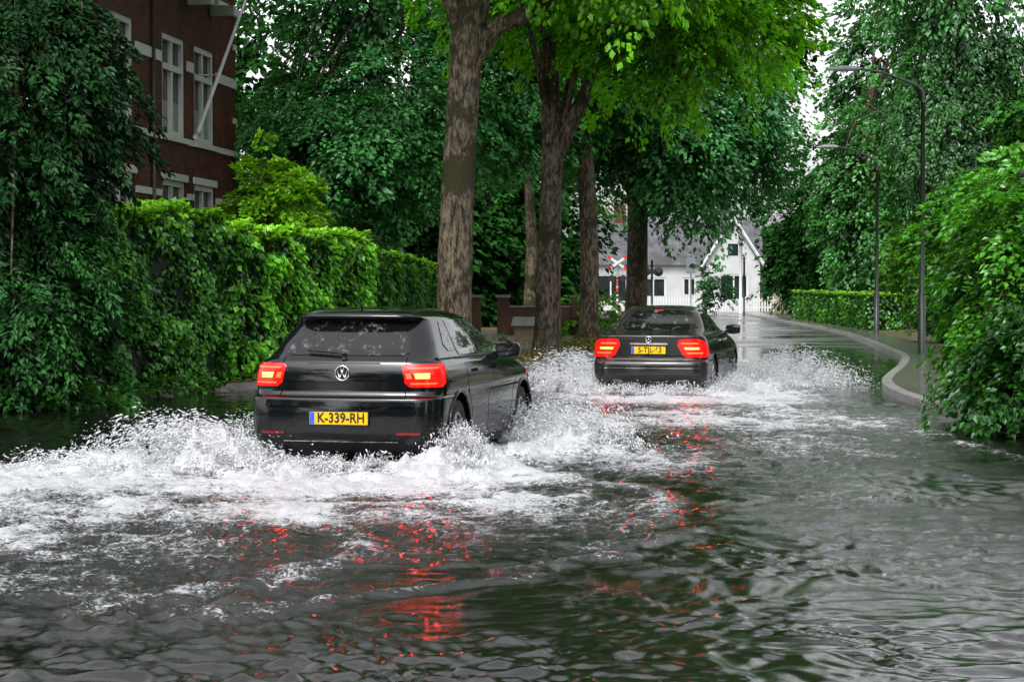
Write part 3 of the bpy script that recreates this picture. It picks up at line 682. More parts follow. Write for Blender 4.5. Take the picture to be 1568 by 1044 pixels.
def sedan():
    e = empty('sedan_car', (C2[0], C2[1], -.14), math.pi/2-TH)
    paint = paintmat('dark_grey_paint', (.016, .0145, .0135))
    tab = [(.17, .25, 4.3, .72, .22, .28), (.21, .12, 4.44, .80, .25, .33), (.30, .04, 4.53, .85, .27, .38), (.42, .0, 4.57, .87, .28, .40), (.54, .0, 4.58, .876, .28, .40), (.60, .02, 4.56, .876, .28, .4),
           (.63, .07, 4.55, .872, .29, .4), (.70, .08, 4.48, .874, .29, .4), (.78, .075, 4.3, .87, .29, .4), (.86, .07, 3.95, .862, .29, .4), (.93, .065, 3.55, .845, .28, .38), (.975, .055, 3.35, .82, .26, .36),
           (1.0, .07, 3.25, .79, .24, .33), (1.018, .20, 3.18, .765, .24, .32), (1.035, .48, 3.12, .745, .24, .3), (1.06, .68, 3.03, .73, .25, .3), (1.15, .85, 2.8, .692, .25, .28), (1.25, .95, 2.55, .645, .25, .27), (1.33, 1.05, 2.36, .60, .25, .26),
           (1.375, 1.16, 2.22, .555, .24, .25), (1.40, 1.26, 2.1, .50, .22, .24), (1.42, 1.40, 1.98, .41, .14, .14), (1.43, 1.55, 1.9, .30, .07, .07), (1.435, 1.68, 1.82, .18, .02, .02)]
    s = Shell(tab, .09)
    R = .325; xw1, xw2 = 1.02, 3.78
    s.body('body_shell', paint, e, [(xw1, .34, .37, .58, 1.1), (xw1, .34, .37, -1.1, -.58), (xw2, .34, .37, .58, 1.1), (xw2, .34, .37, -1.1, -.58)])
    g = Geo(); g.box(.4, 4.1, -.58, .58, .13, .32); g.obj('underbody', M_trim, parent=e)
    s.patch('rear_window', [(1.055, -1.1, 1.1), (1.15, -1.2, 1.2), (1.3, -1.12, 1.12), (1.355, -1.0, 1.0)], M_glass, e, .006, 12, 24)
    for sd in (-1, 1):
        q = lambda x, z: s.qx(x, z, sd)
        def win(nm, pts): s.patch(nm, [(z, q(a, z), q(b, z)) for z, a, b in pts], M_glass, e, .005, 8, 10)
        win('window_rear_door', [(1.04, 1.2, 2.02), (1.12, 1.22, 2.03), (1.25, 1.38, 2.04), (1.335, 1.6, 2.05)])
        win('window_front_door', [(1.03, 2.1, 3.0), (1.12, 2.1, 2.78), (1.22, 2.1, 2.52), (1.335, 2.1, 2.25)])
        def seam(pts): s.patch('door_gap', [(z, q(x-.004, z), q(x+.004, z)) for z, x in pts], M_seam, e, .0015, 10, 1)
        seam([(.3, 2.08), (.98, 2.07)]); seam([(.5, 1.5), (.7, 1.4), (.98, 1.3)]); seam([(.3, 3.1), (.95, 3.15)])
        s.patch('window_chrome', [(1.008, q(1.1, 1.0), q(3.1, 1.0)), (1.022, q(1.1, 1.02), q(3.08, 1.02))], M_chrome, e, .008, 2, 20)
        s.patch('side_crease', [(.72, q(.6, .72), q(3.4, .72)), (.735, q(.6, .735), q(3.4, .735))], paint, e, .012, 2, 24)
        for hx in (1.55, 2.3):
            s.patch('door_handle', [(.88, q(hx, .88), q(hx+.18, .88)), (.905, q(hx-.01, .905), q(hx+.19, .905))], M_chrome, e, .03, 3, 6)
        for xw in (xw1, xw2):
            wheel(e, 'wheel', xw, sd*.765, R, R, sd, 7)
        mirror_part(e, 2.82, sd*.82, 1.04, sd, paint)
        s.patch('tail_light', [(.665, sd*1.0, sd*1.75), (.70, sd*.88, sd*1.85), (.84, sd*.76, sd*1.85), (.925, sd*.80, sd*1.6), (.945, sd*.88, sd*1.4)], M_red, e, .012, 8, 16)
        s.patch('tail_light_lamp', [(.72, sd*1.0, sd*1.5), (.745, sd*.96, sd*1.55)], M_redlit, e, .0155, 3, 10)
        s.patch('tail_light_lamp', [(.785, sd*.95, sd*1.4), (.82, sd*.92, sd*1.4)], M_orlit, e, .0155, 3, 10)
        s.patch('tail_light_lamp', [(.865, sd*.85, sd*1.4), (.89, sd*.86, sd*1.35)], M_redlit, e, .0155, 3, 10)
        g = Geo(); g.box(.0, .14, sd*.5-.08, sd*.5+.08, .2, .245); g.obj('exhaust', M_chrome, parent=e)
        s.patch('boot_gap', [(.64, sd*.9, sd*.915), (.7, sd*.86, sd*.87)], M_seam, e, .002, 4, 1)
    s.patch('boot_chrome_strip', [(.858, -.5, .5), (.882, -.5, .5)], M_chrome, e, .012, 2, 14)
    s.patch('boot_gap', [(.622, -.9, .9), (.63, -.9, .9)], M_seam, e, .002, 1, 16)
    s.patch('bumper_lower', [(.185, -1.0, 1.0), (.3, -1.1, 1.1)], M_trim, e, .008, 4, 20)
    s.patch('bumper_chrome', [(.50, -1.4, 1.4), (.510, -1.4, 1.4)], M_chrome, e, .01, 1, 24)
    s.patch('third_brake_light', [(1.352, -.2, .2), (1.362, -.2, .2)], M_red, e, .01, 1, 8)
    bx = s.S(0, .925).x-.012; g = Geo(); n = 28
    g.tube([(bx, .045*math.cos(2*math.pi*k/n), .935+.045*math.sin(2*math.pi*k/n)) for k in range(n+1)], .005, 6, cap=False)
    for k in range(3):
        a = math.pi/2+k*2*math.pi/3; g.tube([(bx, 0, .935), (bx, .043*math.cos(a), .935+.043*math.sin(a))], .004, 5)
    g.obj('badge', M_chrome, True, e)
    plate(e, s.S(0, .78).x-.008, .775, '5-TJL-63', 0)
    for sg in (-1, 1):
        s.patch('windscreen', [(1.06, sg*3.75, sg*5), (1.33, sg*3.75, sg*5)], M_glass, e, .005, 8, 12)
        s.patch('headlight', [(.62, sg*3.4, sg*4.2), (.76, sg*3.2, sg*4.1)], M_glass, e, .008, 4, 10)
sedan()

# ------------------------------------------------------------ brick house
def brickmat(name, c1, c2, mort):
    m, nt, b = newmat(name); N = nt.nodes; L = nt.links
    tc = N.new('ShaderNodeTexCoord'); sp = N.new('ShaderNodeSeparateXYZ'); L.new(tc.outputs['Object'], sp.inputs[0])
    ad = N.new('ShaderNodeMath'); ad.operation = 'ADD'; L.new(sp.outputs['X'], ad.inputs[0]); L.new(sp.outputs['Y'], ad.inputs[1])
    cb = N.new('ShaderNodeCombineXYZ'); L.new(ad.outputs[0], cb.inputs['X']); L.new(sp.outputs['Z'], cb.inputs['Y'])
    br = N.new('ShaderNodeTexBrick'); br.inputs['Scale'].default_value = 1; br.inputs['Brick Width'].default_value = .22; br.inputs['Row Height'].default_value = .07
    br.inputs['Mortar Size'].default_value = .008; br.inputs['Color1'].default_value = (*c1, 1); br.inputs['Color2'].default_value = (*c2, 1); br.inputs['Mortar'].default_value = (*mort, 1)
    L.new(cb.outputs[0], br.inputs['Vector'])
    no = N.new('ShaderNodeTexNoise'); no.inputs['Scale'].default_value = 1.5; no.inputs['Detail'].default_value = 6; L.new(tc.outputs['Object'], no.inputs['Vector'])
    cr = N.new('ShaderNodeValToRGB'); cr.color_ramp.elements[0].position = .3; cr.color_ramp.elements[0].color = (.45, .45, .45, 1); cr.color_ramp.elements[1].position = .7
    L.new(no.outputs['Fac'], cr.inputs['Fac']); mx = N.new('ShaderNodeMixRGB'); mx.blend_type = 'MULTIPLY'; mx.inputs['Fac'].default_value = 1
    L.new(br.outputs['Color'], mx.inputs['Color1']); L.new(cr.outputs['Color'], mx.inputs['Color2']); L.new(mx.outputs['Color'], b.inputs['Base Color']); setp(b, rough=.7, spec=.2); return m
M_brick = brickmat('brick', (.085, .026, .017), (.16, .05, .03), (.03, .022, .018))
def wall_holes(g, x0, x1, z0, z1, holes, y, back):
    xs = sorted({x0, x1, *[h[0] for h in holes], *[h[1] for h in holes]}); zs = sorted({z0, z1, *[h[2] for h in holes], *[h[3] for h in holes]})
    for i in range(len(xs)-1):
        for j in range(len(zs)-1):
            cx = (xs[i]+xs[i+1])/2; cz = (zs[j]+zs[j+1])/2
            if any(h[0] < cx < h[1] and h[2] < cz < h[3] for h in holes): continue
            g.add([(xs[i], y, zs[j]), (xs[i+1], y, zs[j]), (xs[i+1], y, zs[j+1]), (xs[i], y, zs[j+1])], [(0,1,2,3)])
    for h in holes:
        a, b, c, d = h; yb = y+back
        g.add([(a,y,c),(b,y,c),(b,y,d),(a,y,d),(a,yb,c),(b,yb,c),(b,yb,d),(a,yb,d)], [(0,4,5,1),(1,5,6,2),(2,6,7,3),(3,7,4,0)])
def house_left():
    ang = math.radians(7)
    e = empty('brick_house', (-7.2, 52, 0.1), -math.pi/2-ang)
    W = 15; holes = []
    cols = [(2.1, 3.85), (4.65, 6.45), (8.6, 10.3), (11.6, 13.3)]
    for a, b in cols: holes += [(a, b, 4.98, 7.3), (a, b, 1.6, 3.95), (a, b, 8.9, 11)]
    g = Geo(); wall_holes(g, 0, W, 0, 12.4, holes, 0, -.16)
    g.add([(0,0,0),(0,-9,0),(0,-9,12.4),(0,0,12.4),(W,0,0),(W,-9,0),(W,-9,12.4),(W,0,12.4)], [(0,3,2,1),(4,5,6,7),(1,2,6,5)])
    g.obj('walls', M_brick, parent=e)
    g = Geo()
    for (a, b, c, d) in holes: g.add([(a, -.13, c), (b, -.13, c), (b, -.13, d), (a, -.13, d)], [(0,1,2,3)])
    g.obj('window_panes', M_wglass, parent=e)
    g = Geo(); cw = Geo()
    for (a, b, c, d) in holes:
        f = .13; y0, y1 = -.128, -.03
        g.box(a, a+f, y0, y1, c, d); g.box(b-f, b, y0, y1, c, d); g.box(a+f, b-f, y0, y1, c, c+f); g.box(a+f, b-f, y0, y1, d-f, d)
        m = (a+b)/2; tz = c+(d-c)*.68
        g.box(a+f, b-f, y0, y1+.01, tz-.07, tz+.07)
        g.box(m-.08, m+.08, y0, y1-.01, c+f, tz-.07); g.box(m-.06, m+.06, y0, y1-.012, tz+.07, d-f)
        cw.add([(a+f, -.129, c+f), (b-f, -.129, c+f), (b-f, -.129, c+(d-c)*.35), (a+f, -.129, c+(d-c)*.35)], [(0,1,2,3)])
        g.box(a-.12, b+.12, .002, .09, c-.13, c-.004)
    g.obj('window_frames', M_white, parent=e)
    cw.obj('curtains', simple('curtain', (.2, .22, .23), .8, 0), parent=e)
    g = Geo()
    def band(z0, z1, p=.035):
        segs = []; cur = 0
        for a, b in cols:
            segs.append((cur, a-.13)); cur = b+.13
        segs.append((cur, W))
        for a, b in segs: g.box(a, b, .003, p, z0, z1)
    band(6.60, 6.84); band(4.84, 4.98, .06); band(3.55, 3.70)
    g.box(-.05, W, .003, .12, 8.45, 8.65); g.box(-.1, W, .003, .35, 12.2, 12.5)
    for a, b in cols:
        g.box(a-.14, b+.14, .003, .05, 3.955, 4.12)
    for z in (1.2, 2.4, 5.7, 7.6): g.box(-.02, .28, .003, .04, z, z+.14)
    g.box(2.0, 6.6, .003, .9, 8.66, 8.86)
    for k in range(19): g.box(2.1+k*.24, 2.16+k*.24, .8, .86, 8.86, 9.55)
    g.box(2.0, 6.6, .77, .9, 9.55, 9.65)
    for x in (2.2, 4.2, 6.3): g.box(x, x+.2, .003, .6, 8.2, 8.449)
    g.obj('stone_bands', M_white, parent=e)
    g = Geo()
    g.add([(-.3,.4,12.5),(W,.4,12.5),(W,-9.4,12.5),(-.3,-9.4,12.5),(2.5,-4.5,15.5),(W-2.5,-4.5,15.5)], [(0,1,5,4),(1,2,5),(2,3,4,5),(3,0,4)])
    g.obj('roof', simple('slate', (.06, .055, .055), .5), parent=e)
    g = Geo(); g.tube([(7.3, .06, 0), (7.3, .06, 12.2)], .05, 8); g.obj('drainpipe', M_blackmetal, True, e)
    g = Geo(); g.tube([(3.9, .05, 5.05), (3.3, 1.55, 9.5)], [.05, .035], 10); g.tube([(3.9, 0, 5.05), (3.88, .12, 5.2)], .07, 8); g.tube([(3.6, .0, 6.6), (3.64, .55, 6.6)], .02, 6)
    g.obj('flagpole', M_white, True, e)
house_left()

def far_house():
    e = empty('white_house', (4.3, 119, 0))
    holes = [(.6, 2.6, .7, 2.3), (3.4, 4.9, 1.0, 2.1), (5.9, 6.7, 1.1, 2.1)]
    g = Geo(); wall_holes(g, 0, 7.2, 0, 2.95, holes, 0, .2)
    g.add([(0,0,0),(0,8,0),(0,8,2.95),(0,0,2.95),(10.4,0,0),(10.4,8,0),(10.4,8,2.95),(10.4,0,2.95),(0,4,5.6),(10.4,4,5.6)], [(0,3,8,2,1),(4,5,6,9,7),(1,2,6,5)])
    h2 = [(8.0, 9.7, .8, 2.3)]
    wall_holes(g, 7.2, 10.4, 0, 2.95, h2, -.9, .15)
    g.add([(7.2,-.9,0),(7.2,0,0),(7.2,0,2.95),(7.2,-.9,2.95),(10.4,-.9,0),(10.4,0,0),(10.4,0,2.95),(10.4,-.9,2.95),(8.8,-.9,5.5)], [(0,3,2,1),(4,5,6,7),(3,7,8)])
    g.obj('walls', M_render, parent=e)
    g = Geo()
    g.add([(-.3,-.35,2.85),(10.9,-.35,2.85),(10.9,4,5.7),(-.3,4,5.7),(10.9,8.35,2.85),(-.3,8.35,2.85)], [(0,1,2,3),(3,2,4,5)])
    g.add([(6.95,-1.1,2.75),(8.8,-1.1,5.62),(8.8,4,5.72),(6.95,4,2.75),(10.65,-1.1,2.75),(10.65,4,2.75)], [(0,1,2,3),(1,4,5,2)])
    m = brickmat('roof_tiles', (.09, .095, .105), (.13, .135, .145), (.04, .04, .045)); g.obj('roof', m, parent=e)
    g = Geo()
    for a, b, c, d in holes: g.add([(a,.15,c),(b,.15,c),(b,.15,d),(a,.15,d)], [(0,1,2,3)])
    for a, b, c, d in h2: g.add([(a,-.8,c),(b,-.8,c),(b,-.8,d),(a,-.8,d)], [(0,1,2,3)])
    g.box(8.5, 9.1, -.92, -.903, 3.4, 4.1); g.obj('window_panes', M_wglass, parent=e)
    g = Geo()
    for yo, hh in ((.05, holes), (-.86, h2)):
        for a, b, c, d in hh:
            g.box(a, a+.1, yo, yo+.05, c, d); g.box(b-.1, b, yo, yo+.05, c, d); g.box(a+.1, b-.1, yo, yo+.05, d-.1, d); g.box((a+b)/2-.04, (a+b)/2+.04, yo, yo+.05, c, d-.1)
    g.obj('window_frames', M_white, parent=e)
    g = Geo(); g.box(2, 2.7, 3.6, 4.2, 5.2, 6.6); g.obj('chimney', M_brick, parent=e)
    g = Geo()
    for (a, b) in (((6.9,-1.13,2.7),(8.8,-1.13,5.66)),((8.8,-1.13,5.66),(10.7,-1.13,2.7))): g.tube([a, b], .09, 4)
    g.obj('bargeboards', M_white, parent=e)
far_house()
e = empty('picket_fence', (7.6, 113, .1)); g = Geo()
for k in range(46): g.box(k*.16, k*.16+.08, 0, .03, .05, .85+.05*(k % 2))
g.box(0, 7.4, .032, .06, .25, .32); g.box(0, 7.4, .032, .06, .65, .72); g.obj('pickets', M_white, parent=e)

M_redp = simple('red_paint', (.5, .03, .02), .4, 0)
def crossing(x, y):
    e = empty('level_crossing_signal', (x, y, .1)); g = Geo(); g.tube([(0,0,0),(0,0,2.9)], .05, 10); g.obj('post', M_white, True, e)
    g = Geo(); r_ = Geo()
    for a in (35, -35):
        M_ = Matrix.Translation((0, -.08 if a > 0 else -.12, 2.7)) @ Matrix.Rotation(math.radians(a), 4, 'Y')
        g.box(-.6, .6, 0, .03, -.07, .07, M_)
        r_.box(-.6, -.4, -.004, .034, -.072, .072, M_); r_.box(.4, .6, -.004, .034, -.072, .072, M_)
    for z in (.3, 1.1, 1.5): r_.tube([(0,0,z),(0,0,z+.3)], .054, 10)
    g.obj('cross_boards', M_white, parent=e); r_.obj('cross_tips', M_redp, parent=e)
    g = Geo(); g.tube([(-.3,-.1,1.9),(-.3,-.02,1.9)], .17, 18); g.tube([(.3,-.1,1.9),(.3,-.02,1.9)], .17, 18); g.box(-.3, .3, -.06, -.02, 1.85, 1.95); g.obj('signal_lamps', M_blackmetal, parent=e)
crossing(5.5, 104)
def signal2(x, y):
    e = empty('traffic_signal', (x, y, .1)); g = Geo(); g.tube([(0,0,0),(0,0,2.6)], .05, 10); g.obj('post', M_blackmetal, True, e)
    g = Geo()
    for sx in (-.27, .27): g.tube([(sx,-.1,2.1),(sx,.02,2.1)], .2, 20); g.tube([(sx,-.3,2.17),(sx,-.1,2.15)], .12, 14)
    g.box(-.27, .27, -.05, .0, 2.0, 2.2); g.obj('lamp_heads', M_blackmetal, parent=e)
signal2(5.9, 84)
def postsign(x, y, h, mat, nm, r_=.04):
    e = empty(nm, (x, y, .1)); g = Geo(); g.tube([(0,0,0),(0,0,h)], r_, 8); g.tube([(0,0,h),(0,0,h+.1)], r_*1.5, 8); g.obj('post', mat, True, e); return e
e = postsign(8.8, 98, 3.0, M_lampgrey, 'road_sign', .035)
g = Geo(); g.box(-.22, .22, -.06, -.04, 2.1, 2.9); g.obj('sign_board', M_lampgrey, parent=e)
postsign(12.4, 108, 4.6, M_white, 'lamp_post', .08)
postsign(11.3, 97, 2.8, M_blackmetal, 'bollard_pole', .05)

def lamp(x, y, h, arm):
    e = empty('street_lamp', (x, y, .1)); g = Geo()
    g.tube([(0,0,0),(0,0,1.3),(0,0,1.35),(0,0,h-.3)], [.085,.085,.06,.045], 12)
    p, q = smoothpath([(0,0,h-.3),(-.02,0,h-.08),(-.2,0,h+.08),(-arm*.6,0,h+.33),(-arm,0,h+.42)], [.045,.04,.03,.025,.025], 6); g.tube(p, q, 10)
    g.obj('pole', M_post, True, e)
    g = Geo(); g.tube([(-arm+.1,0,h+.42),(-arm-.05,0,h+.425),(-arm-.35,0,h+.42),(-arm-.6,0,h+.40)], [.03,.06,.065,.02], 12)
    g.obj('lamp_head', M_lampgrey, True, e)
lamp(8.85, 43, 5.75, 1.45); lamp(11.35, 62, 5.4, 1.3)

e = empty('garden_wall', (-1.3, 60, .1)); g = Geo()
M_brick2 = brickmat('garden_brick', (.13, .055, .035), (.17, .075, .05), (.07, .065, .06))
for x in (0, .85, 3.1): g.box(x, x+.36, 0, .36, 0, 1.15)
g.box(1.21, 3.1, .08, .3, 0, .85); g.box(-3.5, 0, .08, .3, 0, .75); g.obj('brickwork', M_brick2, parent=e)
g = Geo()
for x in (0, .85, 3.1): g.box(x-.05, x+.41, -.05, .41, 1.153, 1.23)
g.box(1.22, 3.09, .04, .34, .853, .91); g.obj('coping', M_kerb, parent=e)
e = empty('utility_cabinet', (.05, 54, .1)); g = Geo(); g.box(0, .62, 0, .5, 0, .42); g.obj('box', simple('wood', (.12, .08, .05), .6, .3), parent=e)
g = Geo(); g.add([(-.08,-.1,.42),(.7,-.1,.42),(.7,.6,.42),(-.08,.6,.42),(-.02,.3,.66),(.64,.3,.66)], [(0,1,5,4),(1,2,5),(2,3,4,5),(3,0,4),(0,3,2,1)]); g.obj('lid', simple('grey_lid', (.12, .12, .12), .4), parent=e)

# ------------------------------------------------------------ vegetation
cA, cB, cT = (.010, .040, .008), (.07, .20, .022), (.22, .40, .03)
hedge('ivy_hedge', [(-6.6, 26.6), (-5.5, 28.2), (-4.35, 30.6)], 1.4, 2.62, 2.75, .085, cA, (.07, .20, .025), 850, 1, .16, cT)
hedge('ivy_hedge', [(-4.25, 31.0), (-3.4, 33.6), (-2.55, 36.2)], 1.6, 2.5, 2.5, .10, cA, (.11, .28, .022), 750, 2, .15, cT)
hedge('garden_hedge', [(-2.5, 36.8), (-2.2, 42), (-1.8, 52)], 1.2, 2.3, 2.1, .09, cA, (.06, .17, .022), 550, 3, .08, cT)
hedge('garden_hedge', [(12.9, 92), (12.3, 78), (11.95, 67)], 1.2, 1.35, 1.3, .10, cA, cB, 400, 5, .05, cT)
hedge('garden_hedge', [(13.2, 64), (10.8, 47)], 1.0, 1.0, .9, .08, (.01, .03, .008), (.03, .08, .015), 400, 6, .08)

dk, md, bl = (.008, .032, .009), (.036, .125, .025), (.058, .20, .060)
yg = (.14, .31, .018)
cfa = dict(ca=(.003,.010,.003), cb=(.009,.034,.008))
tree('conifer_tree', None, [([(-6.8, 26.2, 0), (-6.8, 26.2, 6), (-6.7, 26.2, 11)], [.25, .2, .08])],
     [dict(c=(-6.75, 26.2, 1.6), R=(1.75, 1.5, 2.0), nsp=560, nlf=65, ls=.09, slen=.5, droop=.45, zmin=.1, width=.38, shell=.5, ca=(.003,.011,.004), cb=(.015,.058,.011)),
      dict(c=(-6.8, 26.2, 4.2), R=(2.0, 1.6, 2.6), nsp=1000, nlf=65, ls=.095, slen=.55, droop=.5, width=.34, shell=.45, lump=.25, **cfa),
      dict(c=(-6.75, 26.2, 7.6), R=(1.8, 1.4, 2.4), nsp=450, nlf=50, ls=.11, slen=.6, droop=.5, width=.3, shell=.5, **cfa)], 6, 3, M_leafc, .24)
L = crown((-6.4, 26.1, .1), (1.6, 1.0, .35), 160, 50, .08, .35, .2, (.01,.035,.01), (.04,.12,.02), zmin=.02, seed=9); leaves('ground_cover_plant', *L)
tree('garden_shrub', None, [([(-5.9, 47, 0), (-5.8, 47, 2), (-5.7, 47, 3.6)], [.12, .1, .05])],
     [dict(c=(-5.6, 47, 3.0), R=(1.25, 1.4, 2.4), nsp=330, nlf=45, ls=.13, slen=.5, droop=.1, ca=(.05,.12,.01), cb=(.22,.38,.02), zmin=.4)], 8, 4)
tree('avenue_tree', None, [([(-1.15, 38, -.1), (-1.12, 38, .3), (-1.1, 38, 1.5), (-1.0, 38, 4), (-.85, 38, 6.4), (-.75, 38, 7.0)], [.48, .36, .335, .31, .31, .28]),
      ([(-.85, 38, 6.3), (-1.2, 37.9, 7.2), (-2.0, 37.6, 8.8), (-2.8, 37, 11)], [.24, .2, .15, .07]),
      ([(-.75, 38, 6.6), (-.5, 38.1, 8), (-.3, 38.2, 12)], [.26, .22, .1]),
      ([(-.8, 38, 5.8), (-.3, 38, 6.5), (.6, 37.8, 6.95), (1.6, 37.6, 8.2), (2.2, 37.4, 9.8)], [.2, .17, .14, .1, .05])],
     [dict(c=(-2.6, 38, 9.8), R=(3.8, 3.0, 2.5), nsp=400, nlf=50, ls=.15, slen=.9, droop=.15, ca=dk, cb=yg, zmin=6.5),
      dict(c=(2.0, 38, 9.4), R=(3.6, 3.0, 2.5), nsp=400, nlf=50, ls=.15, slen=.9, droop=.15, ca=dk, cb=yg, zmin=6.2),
      dict(c=(-3.0, 36, 13.5), R=(5.0, 5.0, 2.6), nsp=240, nlf=36, ls=.30, slen=1.6, droop=.1, ca=dk, cb=md, lump=.6, zmin=10),  # this crown and the next: unseen canopy, added to darken the water's reflections
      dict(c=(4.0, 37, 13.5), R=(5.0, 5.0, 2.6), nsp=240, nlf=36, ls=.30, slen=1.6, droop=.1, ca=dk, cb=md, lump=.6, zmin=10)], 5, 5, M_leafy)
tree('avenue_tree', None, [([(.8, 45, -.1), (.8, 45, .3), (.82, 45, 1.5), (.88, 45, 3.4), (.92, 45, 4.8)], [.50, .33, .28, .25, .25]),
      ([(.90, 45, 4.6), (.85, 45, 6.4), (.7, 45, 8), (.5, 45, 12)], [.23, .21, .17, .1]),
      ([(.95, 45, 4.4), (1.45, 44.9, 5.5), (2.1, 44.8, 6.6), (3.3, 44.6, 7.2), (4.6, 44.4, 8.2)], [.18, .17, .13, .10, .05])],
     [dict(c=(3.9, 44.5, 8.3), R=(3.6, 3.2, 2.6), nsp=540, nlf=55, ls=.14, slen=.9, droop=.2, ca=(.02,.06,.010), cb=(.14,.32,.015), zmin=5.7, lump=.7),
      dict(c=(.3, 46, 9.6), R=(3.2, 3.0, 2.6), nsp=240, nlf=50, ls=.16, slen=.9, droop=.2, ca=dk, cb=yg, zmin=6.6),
      dict(c=(1.0, 47, 16.5), R=(7.0, 5.0, 4.0), nsp=230, nlf=36, ls=.36, slen=1.9, droop=.1, ca=dk, cb=md, lump=.6, zmin=11)], 3, 6, M_leafy)  # last crown: unseen high canopy, added so the water reflects less sky
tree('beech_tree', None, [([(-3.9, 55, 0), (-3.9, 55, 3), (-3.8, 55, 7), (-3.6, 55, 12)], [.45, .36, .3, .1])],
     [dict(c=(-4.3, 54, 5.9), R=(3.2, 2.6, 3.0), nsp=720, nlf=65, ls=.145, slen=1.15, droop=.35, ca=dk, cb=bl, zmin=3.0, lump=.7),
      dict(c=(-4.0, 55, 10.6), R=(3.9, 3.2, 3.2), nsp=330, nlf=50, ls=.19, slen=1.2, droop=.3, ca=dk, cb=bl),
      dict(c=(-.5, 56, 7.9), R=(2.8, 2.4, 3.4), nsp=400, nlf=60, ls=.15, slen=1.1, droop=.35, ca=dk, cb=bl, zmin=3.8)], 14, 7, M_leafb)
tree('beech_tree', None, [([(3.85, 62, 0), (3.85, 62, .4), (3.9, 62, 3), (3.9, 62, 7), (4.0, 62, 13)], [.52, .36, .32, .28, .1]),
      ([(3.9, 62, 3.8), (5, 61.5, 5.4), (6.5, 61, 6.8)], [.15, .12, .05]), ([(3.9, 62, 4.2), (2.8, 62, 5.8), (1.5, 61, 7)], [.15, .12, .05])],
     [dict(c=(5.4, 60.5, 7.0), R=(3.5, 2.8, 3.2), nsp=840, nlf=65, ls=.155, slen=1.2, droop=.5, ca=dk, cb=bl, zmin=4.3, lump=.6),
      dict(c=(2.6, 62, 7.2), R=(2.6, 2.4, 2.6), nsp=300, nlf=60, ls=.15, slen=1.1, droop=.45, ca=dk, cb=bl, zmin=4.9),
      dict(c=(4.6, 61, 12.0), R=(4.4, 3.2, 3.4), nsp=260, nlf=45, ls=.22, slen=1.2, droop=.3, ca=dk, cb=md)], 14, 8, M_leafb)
tree('lime_tree', None, [([(2.15, 57, 0), (2.2, 57, .4), (2.2, 57, 3), (2.0, 57, 7), (1.8, 57, 11)], [.42, .28, .26, .22, .1])],
     [dict(c=(1.6, 57, 8.8), R=(2.6, 2.4, 3.2), nsp=300, nlf=55, ls=.16, slen=1.1, droop=.35, ca=dk, cb=md, zmin=5.0)], 8, 9, M_leafd)
Ls = []
wd_a, wd_b = (.006,.022,.006), (.018,.062,.014)
for i, (x, y, z, rx, rz, n_) in enumerate([(-8, 74, 4, 4.5, 4.5, 300), (-4.5, 72, 3, 4, 3.6, 300), (-1, 74, 3, 3.2, 3.4, 300), (-5, 82, 6, 6, 4.5, 280), (-.5, 84, 6, 4.5, 5, 280), (3.0, 90, 10, 3.5, 4, 120), (.9, 78, 2, 1.4, 2.2, 90), (-14, 68, 5, 5, 5, 200), (-9, 66, 9, 2.6, 3, 90),
                                           (18, 96, 6, 5, 6, 300), (22, 88, 7, 6, 7, 300), (15.6, 104, 3.6, 1.9, 3.8, 200), (11.3, 90, 12.5, 2.4, 2.6, 80), (28, 80, 8, 7, 8, 220), (20, 135, 5, 8, 6, 150), (-2, 135, 5, 6, 5, 120)]):
    Ls.append(crown((x, y, z), (rx, rx*.7, rz), n_, 50, .28, 1.7, .3, wd_a, wd_b, zmin=.1, seed=100+i, shell=.3))
e = empty('woodland'); leaves('foliage', *cat(Ls), mat=M_leafd, parent=e)
g = Geo()
for x, y, r_ in [(-8,74,.25),(-6.2,70,.2),(-4,72,.3),(-2.2,69,.2),(-.9,73,.25),(.6,71,.2),(1.4,76,.22),(18,95,.3),(22,88,.3),(15.2,104,.2)]:
    g.tube([(x, y, 0), (x+.1, y, 3), (x-.1, y, 8)], [r_*1.2, r_, r_*.6], 8)
g.obj('trunks', M_bark, True, e)
tree('birch_tree', None, [([(15.0, 67, 0), (14.9, 67, 4), (15.1, 67, 9), (15.0, 67, 14)], [.28, .22, .16, .06])],
     [dict(c=(15.4, 67, 7.8), R=(3.1, 2.6, 4.8), nsp=700, nlf=65, ls=.14, slen=1.2, droop=.5, hang=.35, ca=(.008,.026,.008), cb=(.034,.105,.022), zmin=1.5, width=.3, lump=.6),
      dict(c=(15.0, 67, 13), R=(3.2, 2.6, 2.6), nsp=200, nlf=50, ls=.19, slen=1.2, droop=.5, hang=.3, ca=dk, cb=md, width=.3)], 12, 10, M_leafb)
tree('maple_tree', None, [([(16.3, 56, 0), (16.3, 56, 4), (16.0, 56, 9)], [.3, .25, .12])],
     [dict(c=(16.2, 56, 6.2), R=(3.0, 2.6, 4.4), nsp=560, nlf=55, ls=.16, slen=1.0, droop=.3, ca=dk, cb=(.030,.095,.016), zmin=.6)], 12, 11, M_leafd)
tree('maple_tree', None, [([(14.8, 82, 0), (14.8, 82, 4), (14.7, 82, 9)], [.3, .25, .12])],
     [dict(c=(15.0, 82, 5.4), R=(2.7, 2.6, 4.2), nsp=500, nlf=60, ls=.18, slen=1.1, droop=.4, ca=dk, cb=(.045,.145,.03), zmin=.8),
      dict(c=(16.4, 84, 11.5), R=(3.4, 3.0, 3.6), nsp=240, nlf=50, ls=.22, slen=1.2, droop=.4, ca=dk, cb=md)], 12, 12, M_leafb)
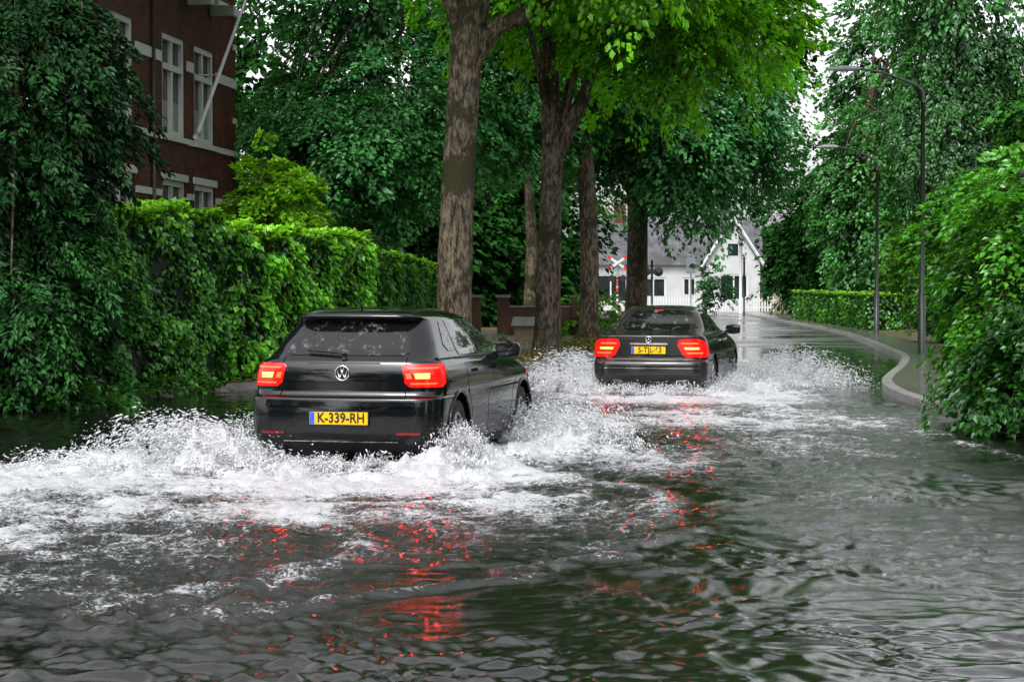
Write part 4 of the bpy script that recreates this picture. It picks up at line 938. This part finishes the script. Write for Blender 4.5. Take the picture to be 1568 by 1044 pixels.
Ls = [crown((14.3, 69, 2.4), (1.4, 1.4, 2.1), 200, 50, .13, .7, .2, dk, (.10,.24,.02), zmin=.1, seed=60), crown((11.9, 52, 1.0), (1.2, 2.5, 1.0), 220, 50, .11, .6, .2, dk, (.04,.12,.02), zmin=.1, seed=61)]
leaves('roadside_shrub', *cat(Ls))
tree('flowering_shrub', None, [([(6.9, 23.2, 0), (6.8, 23.2, 1), (6.9, 23.2, 2)], [.12, .1, .04])],
     [dict(c=(6.7, 23.4, 1.8), R=(1.85, 2.0, 1.45), nsp=900, nlf=65, ls=.088, slen=.6, droop=.45, ca=(.006,.024,.004), cb=(.055,.165,.014), zmin=.1, width=.35, lump=.4, shell=.5),
      dict(c=(6.3, 21.6, .9), R=(1.6, 1.2, .9), nsp=420, nlf=65, ls=.088, slen=.55, droop=.4, ca=(.004,.016,.003), cb=(.02,.075,.010), zmin=.15, width=.35),
      dict(c=(8.2, 24, 2.2), R=(1.8, 2.0, 1.6), nsp=300, nlf=55, ls=.1, slen=.6, droop=.3, ca=dk, cb=(.10,.26,.018), zmin=.1)], 14, 13)
Ls = []
for i, (x, y, z, rx, rz, n_) in enumerate([(-13,-14,7,6,7,200),(12,-12,7,5,7,200),(0,-36,8,11,9,360),(-13,-30,8,8,9,240),(13,-30,8,8,9,240),(-17,4,6,4,5,100),(15,6,5,4,4.5,100),(13.5,30,5.5,3,5.5,130),(12.5,17,5.5,3.5,5.5,130)]):
    Ls.append(crown((x, y, z), (rx, rx*.8, rz), n_, 36, .6, 2.8, .3, dk, md, zmin=.1, seed=200+i, shell=.3, lump=.25))
leaves('woodland', *cat(Ls), mat=M_leafd)  # unseen trees around the camera, enlarged to darken reflections in the cars
Ls = [crown((x, y, .12), (rx, ry, .22), 40, 40, .07, .3, .1, (.015,.04,.01), (.06,.14,.02), zmin=.05, seed=300+i) for i, (x, y, rx, ry) in enumerate([(-3.4,33.5,.5,1.5),(-2.2,37,.5,1.5),(1.2,52,.6,1),(-.6,50,1.5,1.5),(2.4,60,.5,1.5),(2.9,66,.6,2),(-5.2,29.2,.35,1.2),(-4.6,30.6,.3,1.0)])]
Ls += [crown((1.7, 60, .6), (.6, .6, .8), 40, 40, .1, .4, .1, dk, yg, zmin=.1, seed=320), crown((2.9, 64, .7), (.5, .8, .7), 50, 40, .1, .5, .1, dk, yg, zmin=.1, seed=321), crown((10.5, 103, 1.6), (.9, .8, 1.3), 80, 40, .14, .5, .1, dk, (.03,.1,.03), zmin=.2, seed=322)]
leaves('verge_plants', *cat(Ls))
# fallen leaves on the left verge
r3 = np.random.default_rng(77); NL = 9000
yv = 26+r3.random(NL)*34; xl = np.interp(yv, yy, Lx)-.02-np.abs(r3.normal(size=NL))*.7
P = np.column_stack([xl, yv, np.full(NL, gz+.035)+r3.random(NL)*.015])
mixc = r3.random((NL, 1)); C = np.array([.16, .09, .035])*mixc+np.array([.09, .13, .02])*(1-mixc)
leaves('fallen_leaves', P, np.column_stack([r3.normal(size=(NL, 2))*.3, np.ones(NL)]), np.column_stack([r3.normal(size=(NL, 2)), np.zeros(NL)]), .05+.05*r3.random(NL), C*(.5+r3.random((NL, 1))), mat=M_leafd)

# ------------------------------------------------------------ light, sky, camera
w = bpy.data.worlds.new('World'); sc.world = w; w.use_nodes = True; nt = w.node_tree; N = nt.nodes; L = nt.links
sky = N.new('ShaderNodeTexSky'); sky.sky_type = 'NISHITA'; sky.sun_disc = False; sky.sun_elevation = math.radians(52); sky.sun_rotation = math.radians(200)
sky.dust_density = 4; sky.air_density = 1.0; sky.ozone_density = 1
hs = N.new('ShaderNodeHueSaturation'); hs.inputs['Saturation'].default_value = .12; hs.inputs['Value'].default_value = 2.6; L.new(sky.outputs[0], hs.inputs['Color'])
bg = N['Background']; L.new(hs.outputs[0], bg.inputs['Color']); bg.inputs['Strength'].default_value = .15
sl = bpy.data.lights.new('sun', 'SUN'); sl.energy = 1.5; sl.angle = math.radians(12); sl.color = (1, .98, .95)
so = bpy.data.objects.new('sun', sl); COL.objects.link(so)
az = math.radians(200); el = math.radians(52)
dv = Vector((math.sin(az)*math.cos(el), math.cos(az)*math.cos(el), math.sin(el)))
so.rotation_euler = dv.to_track_quat('Z', 'Y').to_euler()
cam = bpy.data.cameras.new('camera'); cam.lens = 70; cam.sensor_width = 36; cam.clip_end = 1500; cam.clip_start = .1
co = bpy.data.objects.new('camera', cam); COL.objects.link(co); co.location = (0, 0, 1.6); co.rotation_euler = (math.radians(90-1.58), 0, 0); sc.camera = co
sc.view_settings.view_transform = 'Standard'; sc.view_settings.look = 'None'; sc.view_settings.exposure = 0
